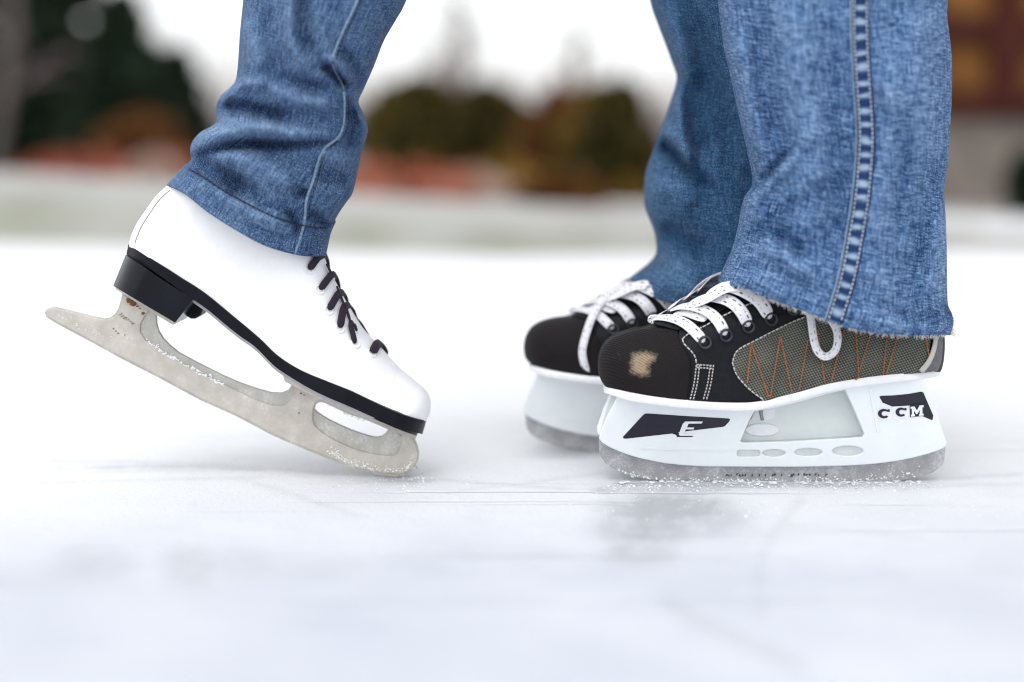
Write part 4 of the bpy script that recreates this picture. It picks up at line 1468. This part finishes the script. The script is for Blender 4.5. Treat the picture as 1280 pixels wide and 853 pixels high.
M['ice'] = ice_mat()
xs = axis(-.55, .6, .005, 40)
ys = axis(-.5, .55, .005, 14)
ys = ys[ys < 14]
X, Yg = np.meshgrid(xs, ys)
pts = np.stack([X.ravel(), Yg.ravel(), 0 * X.ravel()], -1)
grey_ice = np.zeros(len(pts))  # mask of greyer, smoother patches and lines on the ice
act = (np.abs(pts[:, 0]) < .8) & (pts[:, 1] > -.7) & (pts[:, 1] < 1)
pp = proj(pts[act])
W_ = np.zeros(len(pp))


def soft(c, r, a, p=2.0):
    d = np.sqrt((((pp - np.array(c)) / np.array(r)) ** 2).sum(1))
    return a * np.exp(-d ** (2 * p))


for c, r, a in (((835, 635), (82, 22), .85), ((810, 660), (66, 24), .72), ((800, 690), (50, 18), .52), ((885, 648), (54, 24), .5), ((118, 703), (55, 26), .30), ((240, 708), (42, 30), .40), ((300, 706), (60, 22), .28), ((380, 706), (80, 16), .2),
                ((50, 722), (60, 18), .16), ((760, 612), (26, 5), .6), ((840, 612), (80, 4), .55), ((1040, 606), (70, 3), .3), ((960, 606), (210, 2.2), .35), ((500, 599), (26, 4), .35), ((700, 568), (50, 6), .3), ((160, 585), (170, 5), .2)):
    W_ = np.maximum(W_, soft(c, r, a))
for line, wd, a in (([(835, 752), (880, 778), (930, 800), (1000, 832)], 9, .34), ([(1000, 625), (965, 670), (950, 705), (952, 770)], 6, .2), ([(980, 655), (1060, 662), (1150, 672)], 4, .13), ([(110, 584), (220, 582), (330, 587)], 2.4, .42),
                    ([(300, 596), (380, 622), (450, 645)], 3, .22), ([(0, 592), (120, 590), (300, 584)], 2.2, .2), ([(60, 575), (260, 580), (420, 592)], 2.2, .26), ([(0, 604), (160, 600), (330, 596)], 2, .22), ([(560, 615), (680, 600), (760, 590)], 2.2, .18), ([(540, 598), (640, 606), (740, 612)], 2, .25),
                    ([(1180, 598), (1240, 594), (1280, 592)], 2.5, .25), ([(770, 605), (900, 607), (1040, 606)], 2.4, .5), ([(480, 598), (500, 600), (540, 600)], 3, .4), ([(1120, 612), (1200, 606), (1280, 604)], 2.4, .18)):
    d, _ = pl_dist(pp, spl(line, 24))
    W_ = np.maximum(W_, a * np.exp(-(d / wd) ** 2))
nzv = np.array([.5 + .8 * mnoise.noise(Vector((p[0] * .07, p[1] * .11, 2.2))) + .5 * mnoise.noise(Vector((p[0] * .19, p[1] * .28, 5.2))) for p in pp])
grey_ice[act] = W_ * 1.25 * np.clip(.65 + .5 * nzv, .3, 1.2)
nx = len(xs)
Z = np.zeros(len(pts))
Z[act] = np.array([.0005 * mnoise.noise(Vector((p[0] * 40, p[1] * 40, 1))) for p in pts[act]]) - .0008 * grey_ice[act] - .0004
pts[:, 2] = Z
F = []
for j in range(len(ys) - 1):
    for i in range(nx - 1):
        F.append((j * nx + i, j * nx + i + 1, (j + 1) * nx + i + 1, (j + 1) * nx + i))
ice = mk('ice_rink', pts, F, M['ice'], attr={'grey_ice': grey_ice})
tag(ice, 'frosted white ice of the rink with scuffs and skate tracks', 'ice', kind='structure')

# loose snow shavings along the blades
mb = MB()
for _ in range(800):
    if random.random() < .62:
        px_ = random.uniform(760, 1170)
        py_ = 604 + abs(random.gauss(0, 4.5)) + (2 if px_ < 900 else 0)
    elif random.random() < .55:
        px_ = random.gauss(500, 40)
        py_ = 598 + random.gauss(2, 6)
    else:
        px_ = random.uniform(560, 1270)
        py_ = random.uniform(575, 650)
    g_ = ground(px_, py_)
    r = abs(random.gauss(0, .00035)) + .00018
    if g_[1] > .15: continue
    mb.blob(g_ + [0, 0, r * .25], r, (1.2, 1.2, .7))
for _ in range(90):
    px_ = random.uniform(775, 1150)
    g_ = at(px_, 603, HY - random.uniform(.003, .010)) * [1, 1, 0]
    r = random.uniform(.0007, .0018)
    mb.blob(g_ + [0, 0, r * .2], r, (1.6, 1.2, .6))
tag(mb.build('snow_shavings', M['snow_bits'], None, angle=50), 'loose white shavings of snow scattered round the blades', 'snow', kind='stuff')

# =================================================================== FAR SIDE OF THE RINK
def snow_ground_mat():
    m, nt, b = new_mat('old_snow')
    tc = nd(nt, 'ShaderNodeTexCoord').outputs['Object']
    d = nd(nt, 'ShaderNodeAttribute', attribute_name='grey_mix').outputs['Fac']
    n = nz(nt, tc, 3, 5, .6)
    c = ramp(nt, n, [(.3, (.32, .32, .32)), (.7, (.44, .44, .43))])
    c = mixc(nt, d, c, (.20, .21, .16))  # mixes towards grey-green, most on the front face of the bank
    nt.links.new(c, b.inputs['Base Color'])
    b.inputs['Roughness'].default_value = .8
    bump(nt, b, n, .3, .02)
    return m


M['bank'] = snow_ground_mat()
pxs = np.linspace(-1500, 2900, 160)
V, F, grey_mix = [], [], []
for x in pxs:
    yb = np.interp(x, [-1500, 0, 640, 1280, 2900], [287, 304, 322, 313, 303])
    yl = np.interp(x, [-1500, 0, 640, 1280, 2900], [228, 241, 286, 302, 293])
    yt = np.interp(x, [-1500, 0, 640, 1280, 2900], [190, 214, 254, 286, 278])
    g0 = ground(x, yb)
    wob = .04 * mnoise.noise(Vector((x * .006, 0, 0)))
    y0 = g0[1]
    lip_ = at(x, yl, y0 + .30)
    top_ = at(x, yt, y0 + 1.6)
    prof = [(at(x, yb + 5, y0 - .12), .25), (g0 + [0, 0, -.004], .7), (g0 * .35 + lip_ * .65 + [0, -.02, 0], .85), (lip_, .55), (lip_ * .7 + top_ * .3 + [0, 0, .004], .22), (top_, .18), (top_ + [0, .5, -.02], .1), (np.array([top_[0] * 1.3, y0 + 3.2, .02]), .1)]
    prof[0] = (np.array([g0[0], y0 - .12, .001]), .0)
    for p, dd in prof:
        V.append(p + np.array([0, 0, .01 * mnoise.noise(Vector((x * .02, p[1] * 3, 0))) if p[2] > .01 else 0]))
        grey_mix.append(dd * (.8 + .5 * mnoise.noise(Vector((x * .012, p[1], 4)))))
for i in range(len(pxs) - 1):
    for k2 in range(7):
        F.append((i * 8 + k2, (i + 1) * 8 + k2, (i + 1) * 8 + k2 + 1, i * 8 + k2 + 1))
tag(mk('snow_bank', V, F, M['bank'], attr={'grey_mix': np.clip(grey_mix, 0, 1)}), 'low bank of old grey snow edging the rink', 'snow bank', kind='structure')
# ground reaching the horizon
gx = np.linspace(-400, 400, 40)
gy = np.concatenate([np.linspace(-60, 12, 12), np.geomspace(14, 900, 30)])
V, F = [], []
for y in gy:
    for x in gx:
        V.append((x, y, -.03 if y < 4 else -.01 + .05 * mnoise.noise(Vector((x * .05, y * .05, 3)))))
for j in range(len(gy) - 1):
    for i in range(39):
        F.append((j * 40 + i, j * 40 + i + 1, (j + 1) * 40 + i + 1, (j + 1) * 40 + i))
tag(mk('snowy_ground', V, F, M['bank'], attr={'grey_mix': np.full(len(V), .3)}), 'snow covered ground beyond the rink', 'ground', kind='structure')


def leaf_mat(name, c0, c1, c2):
    m, nt, b = new_mat(name)
    tc = nd(nt, 'ShaderNodeTexCoord').outputs['Object']
    n = nz(nt, tc, 3.2, 4, .7)
    nt.links.new(ramp(nt, n, [(.34, c0), (.52, c1), (.68, c2)]), b.inputs['Base Color'])
    b.inputs['Roughness'].default_value = .8
    b.inputs['Specular IOR Level'].default_value = .2
    return m


M['pine'] = leaf_mat('dark_needles', (.005, .012, .006), (.011, .024, .011), (.022, .036, .016))
M['olive'] = leaf_mat('olive_leaves', (.012, .012, .003), (.065, .052, .010), (.24, .135, .022))
M['rustleaf'] = leaf_mat('rust_leaves', (.05, .020, .006), (.13, .050, .012), (.24, .11, .03))
M['red_twig'] = leaf_mat('red_twigs', (.22, .06, .035), (.42, .14, .085), (.54, .28, .20))
M['pink_grass'] = leaf_mat('pale_dry_grass', (.34, .21, .16), (.50, .36, .30), (.60, .48, .42))
M['ochre'] = leaf_mat('ochre_leaves', (.16, .085, .018), (.30, .17, .04), (.42, .26, .08))
M['bark_grey'] = simple('grey_bark', (.20, .175, .165), .9, var=.3, scale=8)
M['bark_dark'] = simple('dark_bark', (.055, .04, .035), .9, var=.3, scale=8)
M['bark_mid'] = simple('brown_bark', (.10, .082, .076), .9, var=.3, scale=8)
M['twig'] = simple('bare_twigs', (.20, .155, .155), .9, var=.2, scale=2)


def leaves(V, F, c, n, size, rad):
    c = np.asarray(c)
    for _ in range(n):
        d = rng.normal(size=3); d /= np.linalg.norm(d)
        p = c + d * rad * (rng.random() ** .5)
        a = rng.normal(size=3); a /= np.linalg.norm(a)
        b = np.cross(a, rng.normal(size=3)); b /= np.linalg.norm(b)
        s_ = size * rng.uniform(.6, 1.4)
        n0 = len(V)
        V += [p - a * s_, p + b * s_ * .45, p + a * s_, p - b * s_ * .45]
        F.append((n0, n0 + 1, n0 + 2, n0 + 3))


def shrub(name, px, ptop, pbase, wpx, Y, mat, label, cat, group, n=900, size=.05, stem='bark_dark', shape='round'):
    top = at(px, ptop, Y)
    r = wpx / 2 * (Y + DIST) / FPX
    h = top[2]
    e = empty(name, (top[0], Y, 0), label, cat, group)
    V, F = [], []
    ncl = 30
    n = int(n * 2.6)
    size = size * 1.35
    for i in range(ncl):
        t = rng.random()
        if shape == 'round':
            rr = r * math.sqrt(max(.02, 1 - (2 * (t - .5)) ** 2)) * .9
        elif shape == 'cone':
            rr = r * (1 - t) ** .8 + .02 * r
        else:
            rr = r * (.75 + .25 * math.sin(t * 3)) * (1 if t < .8 else .7)
        a = rng.random() * 2 * math.pi
        q_ = rr * math.sqrt(rng.random())
        z = h * (.06 + .88 * t)
        leaves(V, F, (top[0] + q_ * math.cos(a), Y + q_ * math.sin(a), z), n // ncl, size, np.array([r * .45, r * .45, min(h * .17, r * .5)]))
    mk('foliage', V, F, M[mat], e, smooth=False)
    mb = MB()
    for i in range(5):
        a = rng.random() * 6.28
        mb.tube([np.array([top[0], Y, -.02]), np.array([top[0] + r * .3 * math.cos(a), Y + r * .3 * math.sin(a), h * .4]), np.array([top[0] + r * .6 * math.cos(a), Y + r * .6 * math.sin(a), h * .8])],
                [r * .06, r * .04, r * .015], 6)
    mb.build('stem', M[stem], e)
    return e


# dark clipped evergreens behind the far edge, between the two people
for px, pt, w, Y, mat, shp, lab in (
        (520, 110, 150, 8.6, 'olive', 'round', 'broad dark rounded evergreen shrub, leftmost of the row behind the rink'),
        (604, 108, 125, 8.9, 'olive', 'round', 'narrower dark rounded evergreen shrub in the middle of the row behind the rink'),
        (655, 126, 110, 9.3, 'olive', 'round', 'shortest dark evergreen shrub of the row, in the dip beside the rust brown one'),
        (764, 110, 104, 7.5, 'olive', 'col', 'tall dark columnar shrub, rightmost of the row behind the rink')):
    shrub('evergreen_shrub', px, pt, 250, w, Y, mat, lab, 'shrub', 'evergreen shrubs behind the rink', n=4200, size=.047, shape=shp)
shrub('rust_shrub', 696, 100, 250, 72, 8.2, 'rustleaf', 'upright rust brown shrub between two dark evergreens', 'shrub', None, n=1500, size=.05, shape='col')
shrub('rust_shrub', 178, 148, 225, 120, 10.5, 'rustleaf', 'wide orange brown shrub in front of the dark conifers', 'shrub', None, n=1600, size=.05)
shrub('ochre_shrub', 635, 216, 250, 130, 7.1, 'ochre', 'low ochre yellow shrub below the dark evergreens', 'shrub', None, n=1200, size=.05)
for i, (px, pt, w, Y) in enumerate(((450, 212, 110, 6.5), (525, 218, 120, 6.6), (590, 226, 90, 6.7), (705, 228, 90, 6.6))):
    shrub('twiggy_shrub', px, pt, 250, w, Y, ['red_twig', 'red_twig', 'pink_grass', 'rustleaf'][i], ['pinkish red twiggy shrub beside the slim jeans', 'pinkish red twiggy shrub below the broad dark evergreen',
          'pale pinkish twiggy shrub left of the ochre one', 'brown twiggy shrub below the tall rust brown one'][i], 'shrub', 'twiggy shrubs along the rink', n=1300, size=.05, stem='bark_dark')
for i, (px, pt, w, Y) in enumerate(((75, 200, 90, 8.8), (135, 200, 90, 8.7), (215, 200, 90, 8.6))):
    shrub('twiggy_shrub', px, pt, 225, w, Y, 'red_twig', ['reddish twiggy shrub near the leaning grey trunk', 'reddish twiggy shrub below the dark conifers', 'reddish twiggy shrub beside the heel of the white skate'][i], 'shrub',
          'twiggy shrubs along the rink', n=1100, size=.05)
shrub('dry_grass_tuft', 192, 200, 225, 46, 8.0, 'pink_grass', 'pale pink tuft of dry grass among the red shrubs', 'grass tuft', None, n=700, size=.05)
shrub('dark_shrub', 1283, 195, 285, 34, 5.6, 'pine', 'dark green shrub at the foot of the stone wall', 'shrub', None, n=900, size=.04)


def conifer(px, ptop, wpx, Y, label, n=15000):
    top = at(px, ptop, Y)
    h = top[2]
    r = wpx / 2 * (Y + DIST) / FPX
    e = empty('conifer', (top[0], Y, 0), label, 'tree', 'dark conifers beyond the rink')
    mb = MB()
    mb.tube([(top[0], Y, -.05), (top[0] + .02, Y, h * .5), (top[0], Y, h * .98)], [r * .09, r * .06, .01], 9)
    mb.build('trunk', M['bark_dark'], e)
    V, F = [], []
    nb_ = 70
    for i in range(nb_):
        t = (i + rng.random()) / nb_
        z = h * (.03 + .95 * t)
        L = r * (1 - t) ** .7 * rng.uniform(.75, 1.1)
        a = rng.random() * 6.28
        for k2 in range(5):
            u = (k2 + .6) / 5
            leaves(V, F, (top[0] + L * u * math.cos(a), Y + L * u * math.sin(a), z - L * u * .25), n // nb_ // 5, .10, np.array([r * .16, r * .16, r * .11]))
    mk('crown', V, F, M['pine'], e, smooth=False)
    return e


conifer(75, -140, 260, 16, 'large dark conifer behind the leaning trunk')
conifer(150, -10, 190, 14, 'dark conifer in the middle of the dark group')
conifer(222, 62, 130, 15, 'shorter dark conifer sloping down beside the slim jeans')
conifer(-30, -300, 260, 18, 'tallest dark conifer at the left edge')


def bare_tree(px, ptop, Y, label, spread=.35, seed=0, rad=None, mat='twig', lean=0.0, group='bare trees beyond the rink', levels=5, base_px=None):
    r_ = random.Random(seed)
    top = at(px, ptop, Y)
    h = top[2]
    e = empty('bare_tree', (top[0] - lean * h, Y, 0), label, 'tree', group)
    mbt, mbc = MB(), MB()
    rad = rad or h * .016
    base = np.array([top[0] - lean * h, Y, -.05])
    trunk_end = np.array([top[0], Y, h * .92])
    mbt.tube([base, base * .66 + trunk_end * .34 + [r_.gauss(0, h * .01), 0, 0], base * .3 + trunk_end * .7, trunk_end], [rad, rad * .8, rad * .5, rad * .15], 9)

    def grow(p, d, L, r, lev):
        q_ = p + d * L
        mbc.tube([p, (p + q_) / 2 + np.array([r_.gauss(0, L * .05), r_.gauss(0, L * .05), 0]), q_], [r, r * .75, r * .5], 5, cap=False)
        if lev <= 0: return
        for _ in range(3 if lev > 1 else 4):
            nd_ = d + np.array([r_.gauss(0, .5), r_.gauss(0, .5), r_.gauss(.12, .3)])
            nd_ /= np.linalg.norm(nd_)
            grow(p + d * L * r_.uniform(.4, 1), nd_, L * r_.uniform(.5, .75), r * .5, lev - 1)

    for i in range(11):
        t = .22 + .7 * i / 11
        a = r_.random() * 6.28
        d = np.array([math.cos(a), math.sin(a), .75]); d /= np.linalg.norm(d)
        grow(base + (trunk_end - base) * t, d, h * spread * (1.05 - t) * .62, rad * .45 * (1.1 - t), levels - 2)
    mbt.build('trunk', M['bark_grey'] if mat == 'twig' else M[mat], e)
    mbc.build('crown', M['twig'], e, smooth=False)
    return e


bare_tree(34, -420, 8.5, 'pale grey leaning tree trunk at the left edge', spread=.2, seed=2, rad=.045, lean=.12, group=None, levels=4, mat='bark_mid')
bare_tree(576, -60, 30, 'tall bare tree standing in the gap between the two people', seed=3, rad=.26)
bare_tree(470, 55, 26, 'bare tree right beside the slim jeans', seed=4)
bare_tree(645, 60, 28, 'bare tree above the shortest evergreen shrub', seed=5)
bare_tree(722, -10, 30, 'bare tree above the rust brown shrub', seed=6, rad=.24)
bare_tree(775, 50, 26, 'bare tree above the columnar dark shrub', seed=7)
bare_tree(820, 80, 24, 'bare tree beside the rear leg of the bootcut jeans', seed=8)
bare_tree(270, 40, 30, 'bare tree behind the heel side of the slim jeans', seed=9)
bare_tree(540, 70, 32, 'bare tree above the broad evergreen shrub', seed=10)

# far wood: one soft grey mass of twigs
V, F = [], []
for _ in range(3400):
    x_ = rng.uniform(-34, 34)
    y_ = rng.uniform(44, 60)
    hmax = 3.0 + 1.0 * mnoise.noise(Vector((x_ * .12, 3, 1)))
    z_ = hmax * rng.random() ** 1.5
    a = np.array([rng.normal(0, .35), rng.normal(0, .2), 1.0]); a /= np.linalg.norm(a)
    L = rng.uniform(.5, 1.3)
    w_ = rng.uniform(.03, .07)
    c = np.array([x_, y_, z_])
    sd = np.array([w_, 0, 0]); sd2 = np.array([0, w_, 0])
    n0 = len(V)
    V += [c - a * L - sd, c - a * L + sd, c + a * L, c - a * L + sd2]
    F += [(n0, n0 + 1, n0 + 2), (n0 + 1, n0 + 3, n0 + 2), (n0 + 3, n0, n0 + 2)]
tag(mk('distant_wood', V, F, M['twig'], smooth=False), 'hazy grey line of bare woodland on the skyline', 'woodland', kind='stuff')

# hut on the right: stone base, plank wall in a dark frame
M['plank'] = simple('varnished_planks', (.23, .10, .028), .7, var=.35, scale=6, spec=.15)
M['frame_red'] = simple('dark_red_beams', (.05, .011, .007), .7, var=.3, scale=10, spec=.15)
M['stone'] = simple('grey_brown_stone', (.17, .145, .125), .9, var=.35, scale=7, bs=.6, bd=.02)
M['roofm'] = simple('roof_shingle', (.06, .05, .05), .9, var=.3, scale=20)
HYB = 6.2
x0 = at(1130, 145, HYB)[0]
zs = at(1200, 146, HYB)[2]
hut = empty('wooden_hut', (x0 + 2, HYB, 0), 'brown plank hut with dark red beams on a stone base at the right edge', 'hut')
mb = MB()
mb.box((x0 + 2.2, HYB + 1.5, zs / 2 - .05), 2.2, 1.5, zs / 2 + .05)
mb.build('stone_base', M['stone'], hut, smooth=False)
mb = MB()
z = zs
while z < zs + 2.2:
    mb.box((x0 + 2.2, HYB + 1.5, z + .085), 2.16, 1.46, .082)
    z += .17
mb.build('plank_wall', M['plank'], hut, smooth=False)
for zc in (zs + .06, at(1200, 38, HYB)[2], zs + 1.3, zs + 2.2):
    mb = MB()
    mb.box((x0 + 2.2, HYB + 1.46, zc), 2.25, 1.51, .07)
    mb.build('beam', M['frame_red'], hut, smooth=False)
for xc in (x0 + .06, at(1256, 80, HYB)[0], x0 + 2.0, x0 + 3.2, x0 + 4.34):
    mb = MB()
    mb.box((xc, HYB - .01, zs + 1.15), .075, .07, 1.12)
    mb.build('post', M['frame_red'], hut, smooth=False)
mb = MB()
mb.add([(x0 - .4, HYB - .5, zs + 2.2), (x0 + 4.8, HYB - .5, zs + 2.2), (x0 + 4.8, HYB + 1.5, zs + 3.4), (x0 - .4, HYB + 1.5, zs + 3.4), (x0 - .4, HYB + 3.5, zs + 2.2), (x0 + 4.8, HYB + 3.5, zs + 2.2)],
       [(0, 1, 2, 3), (3, 2, 5, 4), (0, 3, 4), (1, 5, 2), (0, 4, 5, 1)])
mb.build('roof', M['roofm'], hut, smooth=False)

# =================================================================== LIGHT, SKY, CAMERA
SUN_EL, SUN_AZ = 66, 208      # azimuth the light comes from, degrees clockwise from +Y
w = bpy.data.worlds.new('World')
scene.world = w
w.use_nodes = True
nt = w.node_tree
bg = nt.nodes['Background']
sky = nd(nt, 'ShaderNodeTexSky')
sky.sky_type = 'NISHITA'
sky.sun_disc = False
sky.sun_elevation = math.radians(SUN_EL)
sky.sun_rotation = math.radians(SUN_AZ)
sky.air_density = 1.0
sky.dust_density = 2.0
hs = nd(nt, 'ShaderNodeHueSaturation', {'Saturation': .10, 'Value': 1.0, 'Color': sky.outputs[0]})
nt.links.new(hs.outputs[0], bg.inputs['Color'])
bg.inputs['Strength'].default_value = .15

sl = bpy.data.lights.new('sun', 'SUN')
sl.energy = .65
sl.angle = math.radians(80)
sl.color = (1, .97, .93)
so = bpy.data.objects.new('sun', sl)
col.objects.link(so)
az, el = math.radians(SUN_AZ), math.radians(SUN_EL)
dirv = Vector((math.sin(az) * math.cos(el), math.cos(az) * math.cos(el), math.sin(el)))
so.rotation_euler = dirv.to_track_quat('Z', 'Y').to_euler()
so.location = dirv * 5

cam = bpy.data.cameras.new('camera')
cam.sensor_width = 36
cam.lens = 36 * FPX / 1280
cam.clip_start = .02
cam.clip_end = 2000
cam.dof.use_dof = True
cam.dof.focus_distance = 1.135
cam.dof.aperture_fstop = 1.5
co = bpy.data.objects.new('camera', cam)
col.objects.link(co)
co.location = (0, -DIST, HGT)
co.rotation_euler = (math.pi / 2 - PITCH, 0, 0)
scene.camera = co

scene.view_settings.view_transform = 'Standard'
scene.view_settings.look = 'None'
scene.view_settings.gamma = 1
scene.view_settings.use_curve_mapping = False
scene.view_settings.exposure = 0.86

scene.cycles.use_denoising = True
scene.cycles.pixel_filter_type = 'BLACKMAN_HARRIS'
scene.cycles.filter_width = 1.1
